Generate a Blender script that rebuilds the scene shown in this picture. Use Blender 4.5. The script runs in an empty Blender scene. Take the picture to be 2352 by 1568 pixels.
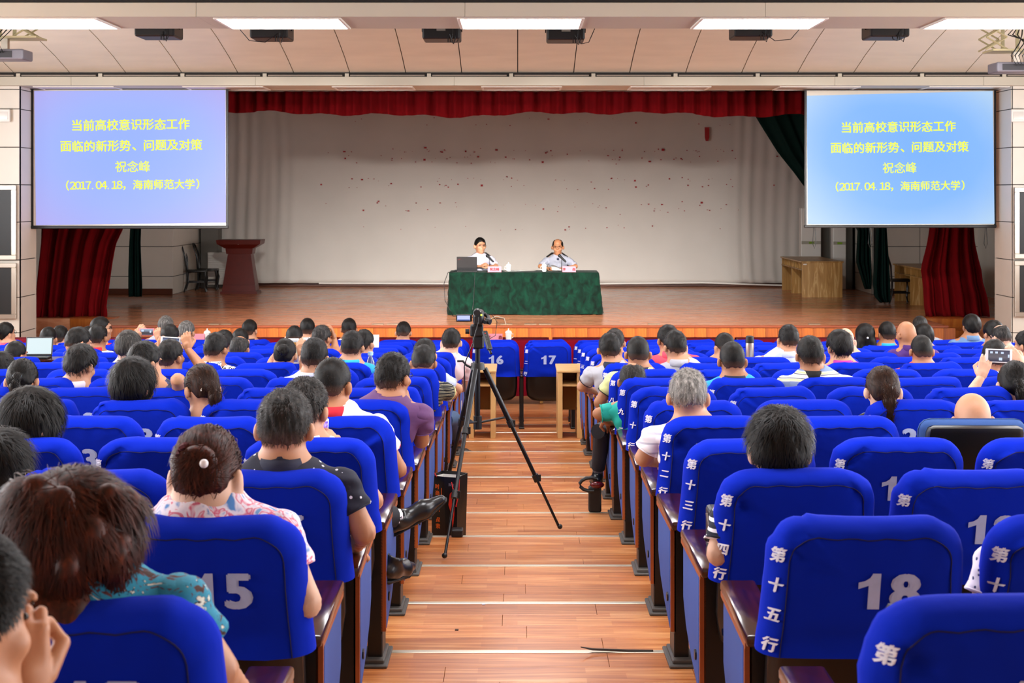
import bpy, bmesh, math, random
import numpy as np
from mathutils import Vector, Matrix, Euler
random.seed(7); RNG = np.random.default_rng(7)
S = bpy.context.scene
COL = S.collection
CZ = 2.62                      # camera height above the front floor
F = 3330.0                     # focal length in px of the 2352 px frame

# ---------------------------------------------------------------- camera, world, exposure
cam_d = bpy.data.cameras.new('camera'); cam = bpy.data.objects.new('camera', cam_d); COL.objects.link(cam)
cam.location = (0, 0, CZ); cam.rotation_euler = (math.pi/2, 0, 0)
cam_d.sensor_width = 36; cam_d.lens = F/2352*36
cam_d.shift_x = -13/2352; cam_d.shift_y = -337/2352
cam_d.clip_start = .1; cam_d.clip_end = 200
cam_d.dof.use_dof = True; cam_d.dof.focus_distance = 8.5; cam_d.dof.aperture_fstop = 9
S.camera = cam
W = bpy.data.worlds.new('world'); S.world = W; W.use_nodes = True
W.node_tree.nodes['Background'].inputs[0].default_value = (.8, .85, 1, 1)
W.node_tree.nodes['Background'].inputs[1].default_value = .3
S.view_settings.view_transform = 'Standard'; S.view_settings.look = 'None'
S.view_settings.gamma = 1; S.view_settings.use_curve_mapping = False
S.view_settings.exposure = 0.12
S.cycles.use_denoising = True
S.cycles.max_bounces = 8; S.cycles.diffuse_bounces = 5; S.cycles.glossy_bounces = 3
PANEL_E = 22.0                  # radiance of the lit ceiling panels

def area(name, loc, rot, sx, sy, power, col=(1, 1, 1), spread=180):
    d = bpy.data.lights.new(name, 'AREA'); d.shape = 'RECTANGLE'; d.size = sx; d.size_y = sy; d.energy = power; d.color = col; d.spread = math.radians(spread)
    o = bpy.data.objects.new(name, d); COL.objects.link(o); o.location = loc; o.rotation_euler = rot; return o
# cool fill lamps added along both side walls of the hall, beyond the frame
FILL_P = 250
for sx in (-1, 1):
    for k in range(5):
        area('side_fill_light', (sx*9.5, 1.5+k*4.2, CZ+.35), (math.pi/2, 0, sx*math.pi/2), 2.6, 2.2, FILL_P, (.93, .96, 1))
# the row of flat stage lamps hung behind the nearer beam, aimed at the stage
for px in (354, 617, 1013, 1300, 1731, 2045):
    area('stage_lamp_light', ((px-1189)*16.4/F, 16.75, CZ+1.95), (math.radians(66), 0, 0), .42, .2, 66, (1, .95, .9), 46)
# ---------------------------------------------------------------- geometry of the rows
def RD(n): return 2.585 if n == 16 else 3.67+.92*(15-n)                       # distance of the seat backs of row n
def FH(n):
    if n == 16: return 1.70
    k = 15-n
    return 1.79+.054*k+.0004*k*abs(k)
def FZ(n): return CZ-FH(n)                              # floor level of row n
def NOSE(n): return 3.67+.92*(15-n)+.53                           # far edge of that level
def at(px, py, d): return Vector(((px-1189)*d/F, d, CZ-(py-447)*d/F))
STZ = CZ-2.148                                          # stage floor

# ---------------------------------------------------------------- materials
def lin(c):
    if isinstance(c, str):
        c = [int(c[i:i+2], 16)/255 for i in (0, 2, 4)]
    return tuple(((x/12.92) if x <= .04045 else ((x+.055)/1.055)**2.4) for x in c[:3])+(1,)
MATS = {}
class NT:
    def __init__(s, m): s.t = m.node_tree; s.n = s.t.nodes; s.l = s.t.links
    def add(s, ty, **k):
        o = s.n.new(ty)
        for a, b in k.items():
            if a in o.inputs if isinstance(a, int) else False: o.inputs[a].default_value = b
            else: setattr(o, a, b)
        return o
    def ln(s, a, b): s.l.new(a, b)
def mat(name, col, rough=.6, metal=0, bump=0, bscale=60, bdist=.002, var=0, vscale=8, emit=0, ecol=None, spec=.5, sheen=0, coat=0, stretch=None, coord='Object', detail=3):
    if name in MATS: return MATS[name]
    m = bpy.data.materials.new(name); m.use_nodes = True; MATS[name] = m
    t = NT(m); b = t.n['Principled BSDF']
    c = lin(col)
    b.inputs['Base Color'].default_value = c; b.inputs['Roughness'].default_value = rough
    b.inputs['Metallic'].default_value = metal; b.inputs['Specular IOR Level'].default_value = spec
    if sheen: b.inputs['Sheen Weight'].default_value = sheen; b.inputs['Sheen Roughness'].default_value = .4; b.inputs['Sheen Tint'].default_value = c
    if coat: b.inputs['Coat Weight'].default_value = coat; b.inputs['Coat Roughness'].default_value = .12
    if emit: b.inputs['Emission Color'].default_value = lin(ecol or col); b.inputs['Emission Strength'].default_value = emit
    if bump or var:
        tc = t.add('ShaderNodeTexCoord'); src = tc.outputs[coord]
        if stretch:
            mp = t.add('ShaderNodeMapping'); mp.inputs['Scale'].default_value = stretch; t.ln(src, mp.inputs[0]); src = mp.outputs[0]
    if bump:
        n = t.add('ShaderNodeTexNoise'); n.inputs['Scale'].default_value = bscale; n.inputs['Detail'].default_value = detail; t.ln(src, n.inputs['Vector'])
        bp = t.add('ShaderNodeBump'); bp.inputs['Strength'].default_value = bump; bp.inputs['Distance'].default_value = bdist
        t.ln(n.outputs[0], bp.inputs['Height']); t.ln(bp.outputs[0], b.inputs['Normal'])
    if var:
        n = t.add('ShaderNodeTexNoise'); n.inputs['Scale'].default_value = vscale; n.inputs['Detail'].default_value = detail; t.ln(src, n.inputs['Vector'])
        r = t.add('ShaderNodeMapRange'); r.inputs[1].default_value = .3; r.inputs[2].default_value = .7; r.inputs[3].default_value = 1-var; r.inputs[4].default_value = 1+var
        t.ln(n.outputs[0], r.inputs[0])
        mx = t.add('ShaderNodeVectorMath', operation='SCALE'); mx.inputs[0].default_value = c[:3]; t.ln(r.outputs[0], mx.inputs['Scale'])
        t.ln(mx.outputs[0], b.inputs['Base Color'])
    return m
def ramp_mat(name, stops, tex, rough=.6, scale=10, stretch=(1,1,1), coord='Object', bump=0, interp='LINEAR', spec=.5, sheen=0, coat=0, wave_dir='X', dist=0, detail=3, bdist=.002):
    """colour ramp driven by a noise / wave / voronoi texture"""
    if name in MATS: return MATS[name]
    m = bpy.data.materials.new(name); m.use_nodes = True; MATS[name] = m
    t = NT(m); b = t.n['Principled BSDF']; b.inputs['Roughness'].default_value = rough; b.inputs['Specular IOR Level'].default_value = spec
    if sheen: b.inputs['Sheen Weight'].default_value = sheen
    if coat: b.inputs['Coat Weight'].default_value = coat; b.inputs['Coat Roughness'].default_value = .15
    tc = t.add('ShaderNodeTexCoord'); mp = t.add('ShaderNodeMapping'); mp.inputs['Scale'].default_value = stretch
    t.ln(tc.outputs[coord], mp.inputs[0])
    if tex == 'noise':
        n = t.add('ShaderNodeTexNoise'); n.inputs['Detail'].default_value = detail; out = n.outputs[0]; n.inputs['Distortion'].default_value = dist
    elif tex == 'wave':
        n = t.add('ShaderNodeTexWave', bands_direction=wave_dir); n.inputs['Distortion'].default_value = dist; out = n.outputs['Fac']; n.inputs['Detail'].default_value = detail
    elif tex == 'vor':
        n = t.add('ShaderNodeTexVoronoi'); out = n.outputs['Distance']
    elif tex == 'vorc':
        n = t.add('ShaderNodeTexVoronoi'); sp = t.add('ShaderNodeSeparateColor'); t.ln(n.outputs['Color'], sp.inputs[0]); out = sp.outputs[0]
    n.inputs['Scale'].default_value = scale; t.ln(mp.outputs[0], n.inputs['Vector'])
    r = t.add('ShaderNodeValToRGB'); r.color_ramp.interpolation = interp
    e = r.color_ramp.elements
    e[0].position = stops[0][0]; e[0].color = lin(stops[0][1]); e[1].position = stops[-1][0]; e[1].color = lin(stops[-1][1])
    for p, c in stops[1:-1]:
        x = e.new(p); x.color = lin(c)
    t.ln(out, r.inputs[0]); t.ln(r.outputs[0], b.inputs['Base Color'])
    if bump:
        bp = t.add('ShaderNodeBump'); bp.inputs['Strength'].default_value = bump; bp.inputs['Distance'].default_value = bdist
        n2 = t.add('ShaderNodeTexNoise'); n2.inputs['Scale'].default_value = 9; t.ln(tc.outputs[coord], n2.inputs['Vector'])
        t.ln(n2.outputs[0], bp.inputs['Height']); t.ln(bp.outputs[0], b.inputs['Normal'])
    return m

# ---------------------------------------------------------------- objects
def link(name, me, m=None, parent=None, label=None, cat=None, group=None, kind=None, loc=None, rot=None):
    o = bpy.data.objects.new(name, me); COL.objects.link(o)
    if m is not None:
        ms = m if isinstance(m, (list, tuple)) else [m]
        if me is not None and len(me.materials) == 0:
            for x in ms: me.materials.append(x)
        elif me is not None and me.materials[0] is not ms[0]:
            for i, x in enumerate(ms):
                o.material_slots[i].link = 'OBJECT'; o.material_slots[i].material = x
    if parent is not None: o.parent = parent
    if label: o['label'] = label
    if cat: o['category'] = cat
    if group: o['group'] = group
    if kind: o['kind'] = kind
    if loc is not None: o.location = loc
    if rot is not None: o.rotation_euler = rot
    return o
def empty(name, loc, label, cat, group=None, rot=None):
    o = bpy.data.objects.new(name, None); COL.objects.link(o); o.location = loc; o.empty_display_size = .1
    o['label'] = label; o['category'] = cat
    if group: o['group'] = group
    if rot is not None: o.rotation_euler = rot
    return o
def npmesh(name, V, Q, smooth=True):
    """V (n,3) array, Q (m,4) quads or (m,3) triangles"""
    me = bpy.data.meshes.new(name); V = np.asarray(V, np.float32); Q = np.asarray(Q, np.int32)
    k = Q.shape[1]
    me.vertices.add(len(V)); me.vertices.foreach_set('co', V.ravel())
    me.loops.add(Q.size); me.loops.foreach_set('vertex_index', Q.ravel())
    me.polygons.add(len(Q)); me.polygons.foreach_set('loop_start', np.arange(0, Q.size, k, dtype=np.int32)); me.polygons.foreach_set('loop_total', np.full(len(Q), k, np.int32))
    me.polygons.foreach_set('use_smooth', np.full(len(Q), smooth)); me.update(calc_edges=True); me.validate()
    return me
class B:
    """bmesh collector of simple solids"""
    def __init__(s): s.b = bmesh.new()
    def box(s, x0, x1, y0, y1, z0, z1, bev=0, M=None, seg=1):
        r = bmesh.ops.create_cube(s.b, size=1)
        vs = r['verts']
        for v in vs:
            v.co = Vector(((x0+x1)/2+v.co.x*(x1-x0), (y0+y1)/2+v.co.y*(y1-y0), (z0+z1)/2+v.co.z*(z1-z0)))
        if bev:
            es = {e for v in vs for e in v.link_edges}
            r2 = bmesh.ops.bevel(s.b, geom=list(es), offset=bev, segments=seg, affect='EDGES', profile=.5)
            vs = list({v for f in r2['faces'] for v in f.verts} | {v for v in vs if v.is_valid})
        if M is not None: bmesh.ops.transform(s.b, matrix=M, verts=vs)
        return s
    def cyl(s, p0, p1, r0, r1=None, n=12, caps=True):
        p0 = Vector(p0); p1 = Vector(p1); d = p1-p0; L = d.length
        r = bmesh.ops.create_cone(s.b, cap_ends=caps, segments=n, radius1=r0, radius2=r0 if r1 is None else r1, depth=L)
        M = Matrix.Translation((p0+p1)/2) @ d.to_track_quat('Z', 'Y').to_matrix().to_4x4()
        bmesh.ops.transform(s.b, matrix=M, verts=r['verts']); return s
    def ball(s, c, r, sc=(1, 1, 1), n=12):
        q = bmesh.ops.create_uvsphere(s.b, u_segments=n, v_segments=max(6, n//2+2), radius=r)
        bmesh.ops.transform(s.b, matrix=Matrix.Translation(c) @ Matrix.Diagonal((*sc, 1)), verts=q['verts']); return s
    def tube(s, pts, r, n=6, closed=False):
        pts = [Vector(p) for p in pts]; rings = []; m = len(pts)
        rr = r if isinstance(r, (list, tuple)) else [r]*m
        up = Vector((0, 0, 1))
        for i, p in enumerate(pts):
            a = pts[(i-1) % m] if (closed or i) else p; c = pts[(i+1) % m] if (closed or i < m-1) else p
            d = (c-a).normalized()
            u = d.cross(up)
            if u.length < .05: u = d.cross(Vector((1, 0, 0)))
            u.normalize(); w = u.cross(d)
            rings.append([s.b.verts.new(p+(u*math.cos(2*math.pi*k/n)+w*math.sin(2*math.pi*k/n))*rr[i]) for k in range(n)])
        for i in range(m if closed else m-1):
            A = rings[i]; C = rings[(i+1) % m]
            for k in range(n): s.b.faces.new((A[k], A[(k+1) % n], C[(k+1) % n], C[k]))
        if not closed:
            s.b.faces.new(rings[0][::-1]); s.b.faces.new(rings[-1])
        return s
    def lathe(s, prof, c=(0, 0, 0), n=20):
        rings = []
        for r, z in prof:
            rings.append([s.b.verts.new((c[0]+max(r, 1e-4)*math.cos(2*math.pi*k/n), c[1]+max(r, 1e-4)*math.sin(2*math.pi*k/n), c[2]+z)) for k in range(n)])
        for A, C in zip(rings, rings[1:]):
            for k in range(n): s.b.faces.new((A[k], A[(k+1) % n], C[(k+1) % n], C[k]))
        s.b.faces.new(rings[0][::-1]); s.b.faces.new(rings[-1])
        return s
    def prism(s, poly, axis, a, b):
        """polygon of 2-D points extruded along axis from a to b"""
        def P(u, v, w): return {'x': (w, u, v), 'y': (u, w, v), 'z': (u, v, w)}[axis]
        A = [s.b.verts.new(P(u, v, a)) for u, v in poly]; C = [s.b.verts.new(P(u, v, b)) for u, v in poly]
        n = len(poly); s.b.faces.new(A); s.b.faces.new(C[::-1])
        for k in range(n): s.b.faces.new((A[k], C[k], C[(k+1) % n], A[(k+1) % n]))
        return s
    def quad(s, *p): s.b.faces.new([s.b.verts.new(q) for q in p]); return s
    def me(s, name, smooth=False, ang=40):
        bmesh.ops.recalc_face_normals(s.b, faces=s.b.faces)
        m = bpy.data.meshes.new(name); s.b.to_mesh(m); s.b.free()
        if smooth:
            m.polygons.foreach_set('use_smooth', np.full(len(m.polygons), True))
            try: m.set_sharp_from_angle(angle=math.radians(ang))
            except Exception: pass
        return m
    def obj(s, name, m, parent=None, smooth=False, **k): return link(name, s.me(name, smooth), m, parent, **k)
def grid_mesh(name, Vg, smooth=True, closed=False):
    """Vg (a,b,3) -> quads"""
    a, b = Vg.shape[:2]; idx = np.arange(a*b).reshape(a, b)
    if closed:
        nx = np.roll(idx, -1, axis=1); Q = np.stack([idx[:-1], nx[:-1], nx[1:], idx[1:]], -1).reshape(-1, 4)
    else:
        Q = np.stack([idx[:-1, :-1], idx[:-1, 1:], idx[1:, 1:], idx[1:, :-1]], -1).reshape(-1, 4)
    return npmesh(name, Vg.reshape(-1, 3), Q, smooth)
_TXT = {}
def compose(body, size, bold):
    """a line set on a half / full width grid, as on the slides"""
    V = []; Fc = []; x = 0; n = 0
    for ch in body:
        adv = .5 if ch in '0123456789.' else 1.0
        g = '０１２３４５６７８９'[int(ch)] if ch.isdigit() else ch
        if ch == '.':
            v = np.array([(-.05, -.05, 0), (.05, -.05, 0), (.05, .05, 0), (-.05, .05, 0)], np.float32)*size+np.array((-.1*size, -.33*size, 0), np.float32); f = [(0, 1, 2, 3)]
        else:
            v, f = text_mesh(g, size, 0, bold); v = v.copy()
            if ch == '，': v = v+np.array((-.3*size, -.32*size, 0), np.float32)
            if ch == '、': v = v+np.array((-.25*size, -.28*size, 0), np.float32)
            if ch == '（': v = v+np.array((.25*size, 0, 0), np.float32)
            if ch == '）': v = v+np.array((-.25*size, 0, 0), np.float32)
        v = v+np.array((x+adv*size/2, 0, 0), np.float32); V.append(v); Fc += [tuple(i+n for i in q) for q in f]; n += len(v); x += adv*size
    V = np.concatenate(V); V[:, 0] -= (V[:, 0].min()+V[:, 0].max())/2
    return V, Fc
def text_mesh(body, size, extrude=.0006, bold=0.0, cx=True):
    if body == '1':
        p = [(.52, 1), (.33, 1), (.27, .88), (.15, .79), (.0, .75), (.0, .57), (.24, .66), (.24, 0), (.52, 0)]
        V = np.array([((u-.26)*size*.72, (v-.5)*size*.72, 0) for u, v in p], np.float32)
        return V, [(6, 7, 8), (6, 8, 0), (6, 0, 1), (6, 1, 2), (6, 2, 3), (6, 3, 4), (6, 4, 5)]
    if len(body) > 1 and extrude == 0 and not body.isascii(): return compose(body, size, bold)
    """(verts, faces) of flat lettering in its own xy plane, centred"""
    key = (body, size, extrude, bold)
    if key in _TXT: return _TXT[key]
    cu = bpy.data.curves.new('t', 'FONT'); cu.body = body; cu.size = size; cu.extrude = extrude; cu.offset = 0
    cu.align_x = 'CENTER'; cu.align_y = 'CENTER'; cu.resolution_u = 3
    o = bpy.data.objects.new('t', cu); COL.objects.link(o); bpy.context.view_layer.update()
    me = bpy.data.meshes.new_from_object(o.evaluated_get(bpy.context.evaluated_depsgraph_get()))
    n = len(me.vertices); V = np.empty(n*3, np.float32); me.vertices.foreach_get('co', V); V = V.reshape(-1, 3)
    if n:
        V[:, 0] -= (V[:, 0].min()+V[:, 0].max())/2; V[:, 1] -= (V[:, 1].min()+V[:, 1].max())/2
    Fc = [tuple(p.vertices) for p in me.polygons]
    if bold and n:      # heavier strokes: the glyph laid down several times, slightly apart
        k = bold*(4 if not body.isascii() else 2); off = ((-.5, 0, 0), (.5, .15, 1), (0, -.35, 2)) if not body.isascii() else ((-.9, 0, 0), (.9, 0, 1), (-.45, .4, 2), (.45, .4, 3), (-.45, -.4, 4), (.45, -.4, 5))
        V = np.concatenate([V+np.array((dx*k, dy*k, dz*.00025), np.float32) for dx, dy, dz in off])
        Fc = [tuple(i+j*n for i in f) for j in range(len(off)) for f in Fc]
    bpy.data.objects.remove(o); bpy.data.curves.remove(cu); bpy.data.meshes.remove(me)
    _TXT[key] = (V, Fc); return _TXT[key]
def text_on(name, body, size, fn, m, parent=None, extrude=.0006, bold=0.0, fit=None, **k):
    """lettering whose (u,v,w) vertices are mapped by fn into place"""
    V, Fc = text_mesh(body, size, extrude, bold)
    V = V.copy()
    if fit and len(V):
        s = fit/(V[:, 1].max()-V[:, 1].min()); V[:, :2] *= s
    me = bpy.data.meshes.new(name); me.from_pydata([fn(*p) for p in V.tolist()], [], Fc); me.update()
    return link(name, me, m, parent, **k)
# ================================================================ the setting
M_wall = mat('wall_white', 'd8d3c8', .55, bump=.05, var=.03, vscale=1.5)
M_panelwall = mat('wall_panel', 'e2dccf', .4, var=.03, vscale=2)
M_beam = mat('beam_paint', 'bdb7a6', .55, bump=.08, bscale=30, var=.03, vscale=1)
M_ceil = mat('ceiling_panel', 'd2c8b6', .5, var=.04, vscale=1.5, stretch=(1, 3, 3))
M_dark = mat('dark_joint', '1a1714', .8)
M_black = mat('black_plastic', '0c0c0d', .45)
M_blackm = mat('black_metal', '111114', .35, metal=.3)
M_gold = mat('nosing_metal', 'cfc7b4', .35, metal=.8)
M_base = mat('baseboard_wood', '5c2f1c', .4)
M_steel = mat('brushed_steel', 'b5aca0', .3, metal=.9, bump=.05, bscale=200)
M_white = mat('white_enamel', 'e8e6e0', .35)

def wood_floor(name, base, dark, light, scale=(.9, 7, 1), rough=.25):
    """laminate with short strips: brick rows with their own tint and a long grain"""
    if name in MATS: return MATS[name]
    m = bpy.data.materials.new(name); m.use_nodes = True; MATS[name] = m
    t = NT(m); b = t.n['Principled BSDF']
    g = t.add('ShaderNodeNewGeometry')
    br = t.add('ShaderNodeTexBrick'); br.offset = .37; br.offset_frequency = 2
    br.inputs['Color1'].default_value = (0, 0, 0, 1); br.inputs['Color2'].default_value = (1, 1, 1, 1); br.inputs['Mortar'].default_value = (.5, .5, .5, 1)
    br.inputs['Scale'].default_value = 1; br.inputs['Mortar Size'].default_value = .0; br.inputs['Bias'].default_value = 0
    br.inputs['Brick Width'].default_value = .43; br.inputs['Row Height'].default_value = .064
    t.ln(g.outputs['Position'], br.inputs['Vector'])
    mp = t.add('ShaderNodeMapping'); mp.inputs['Scale'].default_value = (2.0, 42, 5); t.ln(g.outputs['Position'], mp.inputs[0])
    n = t.add('ShaderNodeTexNoise'); n.inputs['Scale'].default_value = 1.3; n.inputs['Detail'].default_value = 4; n.inputs['Distortion'].default_value = .6; t.ln(mp.outputs[0], n.inputs['Vector'])
    r = t.add('ShaderNodeValToRGB'); e = r.color_ramp.elements
    e[0].position = .28; e[0].color = lin(dark); e[1].position = .72; e[1].color = lin(light); x = e.new(.5); x.color = lin(base)
    ad = t.add('ShaderNodeMath', operation='MULTIPLY_ADD'); ad.inputs[1].default_value = .22; t.ln(br.outputs['Color'], ad.inputs[0])
    sb = t.add('ShaderNodeMath', operation='SUBTRACT'); sb.inputs[1].default_value = .11; t.ln(n.outputs[0], sb.inputs[0]); t.ln(sb.outputs[0], ad.inputs[2])
    t.ln(ad.outputs[0], r.inputs[0]); t.ln(r.outputs[0], b.inputs['Base Color'])
    n2 = t.add('ShaderNodeTexNoise'); n2.inputs['Scale'].default_value = 3; t.ln(g.outputs['Position'], n2.inputs['Vector'])
    rr = t.add('ShaderNodeMapRange'); rr.inputs[3].default_value = rough-.06; rr.inputs[4].default_value = rough+.1; t.ln(n2.outputs[0], rr.inputs[0]); t.ln(rr.outputs[0], b.inputs['Roughness'])
    return m
M_floor = wood_floor('laminate_floor', 'b66f3c', '98532a', 'd09460', rough=.3)
M_stage = wood_floor('stage_floor', 'c47e5a', 'ac6846', 'd69c76', rough=.2)
def riser_mat():
    m = ramp_mat('riser_wood', [(.3, '84400f'), (.5, 'a05416'), (.72, 'b06a28')], 'noise', rough=.35, scale=1.2, stretch=(14, 14, 1.6), detail=4, dist=.5)
    return m
M_riser = riser_mat()
M_riser2 = ramp_mat('riser_wood_dark', [(.3, '77380e'), (.5, '904812'), (.72, 'a25a1e')], 'noise', rough=.35, scale=1.2, stretch=(14, 14, 1.6), detail=4, dist=.5)

XW = 9.6
# --- stepped floor: one level per row, boards across the aisle, metal nosing at every edge
fl = link('floor', None, None, kind='structure'); fl['kind'] = 'structure'
bm = B()
rows = list(range(19, 0, -1))
for n in rows:
    y1 = NOSE(n) if n > 1 else 24.2; y0 = NOSE(n+1)
    if n == 19: y0 = -3.2
    bm.box(-XW, XW, y0, y1, -.6, FZ(n)-.012)
bm.obj('subfloor', M_floor, fl)
pl_cache = {}
def plank(parent, x0, x1, y0, y1, z, m, th=.012, name='plank'):
    w = round(x1-x0, 3); d = round(y1-y0, 3); key = (w, d, th)
    if key not in pl_cache:
        pl_cache[key] = B().box(-w/2+.0008, w/2-.0008, -d/2+.0008, d/2-.0008, -th, 0, bev=.001).me('plank')
    link(name, pl_cache[key], m, parent, loc=((x0+x1)/2, (y0+y1)/2, z))
AX0, AX1 = -.62, .70
for n in rows[2:]:
    y1 = NOSE(n) if n > 1 else NOSE(1); y0 = NOSE(n+1)
    nb = 5; wv = (y1-.028-y0)/nb
    for i in range(nb):
        cut = [AX0, AX0+.33+.33*((n*3+i*2) % 3), AX1]
        if (n+i) % 3 == 0: cut = [AX0, AX0+.55, AX1]
        for a, b_ in zip(cut, cut[1:]): plank(fl, a, b_, y0+i*wv, y0+(i+1)*wv, FZ(n), M_floor)
    # the rest of the level on both sides, under the seats
    for a, b_ in ((-XW, AX0), (AX1, XW)):
        B().box(a, b_, y0, y1-.028, FZ(n)-.012, FZ(n)).obj('floor_strip', M_floor, fl)
    B().box(-XW, XW, y1-.028, y1+.004, FZ(n)-.02, FZ(n)+.003, bev=.002).obj('step_nosing', M_gold, fl)
# front floor to the stage
for n in (1,):
    B().box(-XW, XW, NOSE(1), 24.2, -.02-.006, FZ(1)-.05).obj('floor_strip', M_floor, fl)

# --- stage
st = link('trim_1', None, None, kind='structure'); st['kind'] = 'structure'; st['label'] = 'wooden stage platform with a red brown floor and an orange riser'
SF = 23.8; SB = 25.2
B().box(-7.05, 7.05, SF, SB, -.3, STZ, bev=.01).obj('stage_apron', M_stage, st)
B().box(-9.9, 9.9, SB, 34.5, -.3, STZ-.0).obj('stage_floor', M_stage, st)
B().box(-7.07, 7.07, SF-.03, SF+.02, STZ-.035, STZ+.004, bev=.006).obj('stage_edge', mat('stage_edge', '7c3a1e', .35), st)
k = 0; x = -7.05
while x < 7.04:
    w = .195
    o = B().box(.001, w-.001, SF-.012, SF, .002, STZ+.12, bev=.002).obj('riser_board', M_riser if (k*7) % 5 < 3 else M_riser2, st)
    o.location = (x, 0, -.16); x += w; k += 1
# side steps: set back, three treads
for sx in (-1, 1):
    for i, (yy, hz) in enumerate(((SB-.01, 2.148), (24.76, 2.305), (24.42, 2.46))):
        x0, x1 = sorted((sx*6.6, sx*(7.75+ (0 if i < 2 else .25)*(-1))))
        if i == 0: x0, x1 = sorted((sx*7.0, sx*7.78))
        if i == 1: x0, x1 = sorted((sx*(7.05-.0), sx*7.62))
        if i == 2: x0, x1 = sorted((sx*7.05, sx*7.6))
        B().box(x0, x1, yy, SB+.2, -.3, CZ-hz, bev=.004).obj('side_step', M_riser, st)
        B().box(x0, x1, yy-.02, yy+.3, CZ-hz-.002, CZ-hz+.014, bev=.004).obj('tread', mat('tread_wood', 'a0501f', .3), st)
# --- walls
def jointed_wall(name, P0, P1, z0, z1, hs, vs, m=M_panelwall, th=.06, joint=.012, kindname=None, mj=None):
    """vertical wall from P0 to P1 (x,y) made of separate panels: hs = z of the joints, vs = fractions"""
    w = link(name, None, None, kind='structure'); w['kind'] = 'structure'
    P0 = Vector((P0[0], P0[1], 0)); P1 = Vector((P1[0], P1[1], 0)); L = (P1-P0).length; ang = math.atan2(P1.y-P0.y, P1.x-P0.x)
    w.location = (P0.x, P0.y, 0); w.rotation_euler = (0, 0, ang)
    B().box(0, L, -th-.02, -.012, z0, z1).obj('wall_core', mj or M_dark, w)
    hz = [z0]+sorted(h for h in hs if z0 < h < z1)+[z1]; vx = [0]+[v*L for v in vs]+[L]
    for a, b_ in zip(hz, hz[1:]):
        for c, d in zip(vx, vx[1:]):
            B().box(c+(joint/2 if c > 0 else 0), d-(joint/2 if d < L else 0), -.02, 0, a+joint/2, b_-joint/2, bev=.002).obj('wall_panel', m, w)
    return w
hj = [CZ-(y-447)*22.6/F for y in (764, 683, 597, 510, 424, 338, 250, 205)]
# left/right front walls (facing the hall) and the returns to the stage opening; local +y faces away, so go right-to-left
ZT = 6.2
jointed_wall('wall_left', (-7.77, 22.6), (-XW, 22.6), -.1, ZT, hj, [.9])
jointed_wall('wall_left_return', (-7.77, 23.4), (-7.77, 22.625), -.1, ZT, hj, [])
jointed_wall('wall_right', (XW, 22.6), (7.72, 22.6), -.1, ZT, hj, [.1])
jointed_wall('wall_right_return', (7.70, 22.625), (7.70, 23.4), -.1, ZT, hj, [])
# stage inside walls
hs2 = [CZ-(y-447)*31.0/F for y in (636, 567, 500, 430)]
jointed_wall('wall_stage_left', (-7.42, 31.2), (-9.9, 31.2), STZ, 5.6, hs2, [.56])
jointed_wall('wall_stage_left_side', (-7.36, 33.8), (-7.42, 31.2), STZ, 5.6, hs2, [])
jointed_wall('wall_stage_right', (9.9, 31.2), (7.64, 31.2), STZ, 5.6, hs2, [.12, .55])
jointed_wall('wall_stage_right_side', (7.64, 31.2), (7.68, 33.0), STZ, 5.6, hs2, [])
w = B().box(-10, 10, 34.2, 34.4, STZ, 5.6).obj('wall_back', mat('stage_back_wall', '8d8780', .8), kind='structure')
B().box(-7.3, -6.9, 33.4, 34.2, STZ, 5.6).box(7.1, 7.62, 33.0, 34.2, STZ, 5.6).obj('trim_2', mat('stage_column', '6f6e68', .7), kind='structure')
B().box(-9.96, -9.9, 23.4, 34.4, STZ-.5, 5.6).box(-9.96, -7.78, 23.36, 23.42, STZ-.5, 5.6).obj('wall_stage_outer_left', M_wall, kind='structure')
B().box(9.9, 9.96, 23.4, 34.4, STZ-.5, 5.6).box(7.71, 9.96, 23.36, 23.42, STZ-.5, 5.6).obj('wall_stage_outer_right', M_wall, kind='structure')
B().box(-10, 10, 23.6, 34.5, 5.6, 5.7).obj('ceiling_stage', mat('stage_ceiling', '4a4744', .9), kind='structure')
B().box(-7.6, 7.6, 34.06, 34.2, STZ, STZ+.11, bev=.01).obj('baseboard_back', M_base, kind='structure')
B().box(-9.9, -7.42, 31.14, 31.2, STZ, STZ+.13, bev=.01).obj('baseboard_left', M_base, kind='structure')
B().box(7.72, 9.9, 31.14, 31.2, STZ, STZ+.13, bev=.01).obj('baseboard_right', M_base, kind='structure')
# hall walls out of view
B().box(-XW-.1, -XW, -3.2, 22.7, -.6, ZT).obj('wall_hall_left', M_wall, kind='structure')
B().box(XW, XW+.1, -3.2, 22.7, -.6, ZT).obj('wall_hall_right', M_wall, kind='structure')
B().box(-XW, XW, -3.3, -3.2, -.6, ZT).obj('wall_rear', mat('rear_wall', 'b4b0aa', .6), kind='structure')
# --- beams: four alike across the hall
BH = 1.687; BZ = CZ+BH
def beam(name, y0, y1, back_top, far=False):
    w = link(name, None, None, kind='structure'); w['kind'] = 'structure'
    xs = [-XW, -6.9, -4.05, -1.0+.02, 1.95, 4.9, 7.2, XW] if far else [-XW, -5.9, -3.05, -.5, 2.35, 5.0, 7.4, XW]
    # ledge trough above, lower moulding and underside boards
    for a, b_ in zip(xs, xs[1:]):
        B().box(a+.001, b_-.001, y0+.03, y1, BZ+.003, BZ+.05).obj('soffit_board', M_beam, w)
        B().box(a+.001, b_-.001, y0, y0+.05, BZ, BZ+.135, bev=.004).obj('fascia_board', M_beam, w)
    B().box(-XW, XW, y1-.04, y1, BZ+.04, BZ+.45).obj('beam_back', M_beam, w)
    B().box(-XW, XW, y0+.02, y0+.06, BZ+.13, BZ+.2).obj('trough_gap', M_dark, w)
    return w
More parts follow.
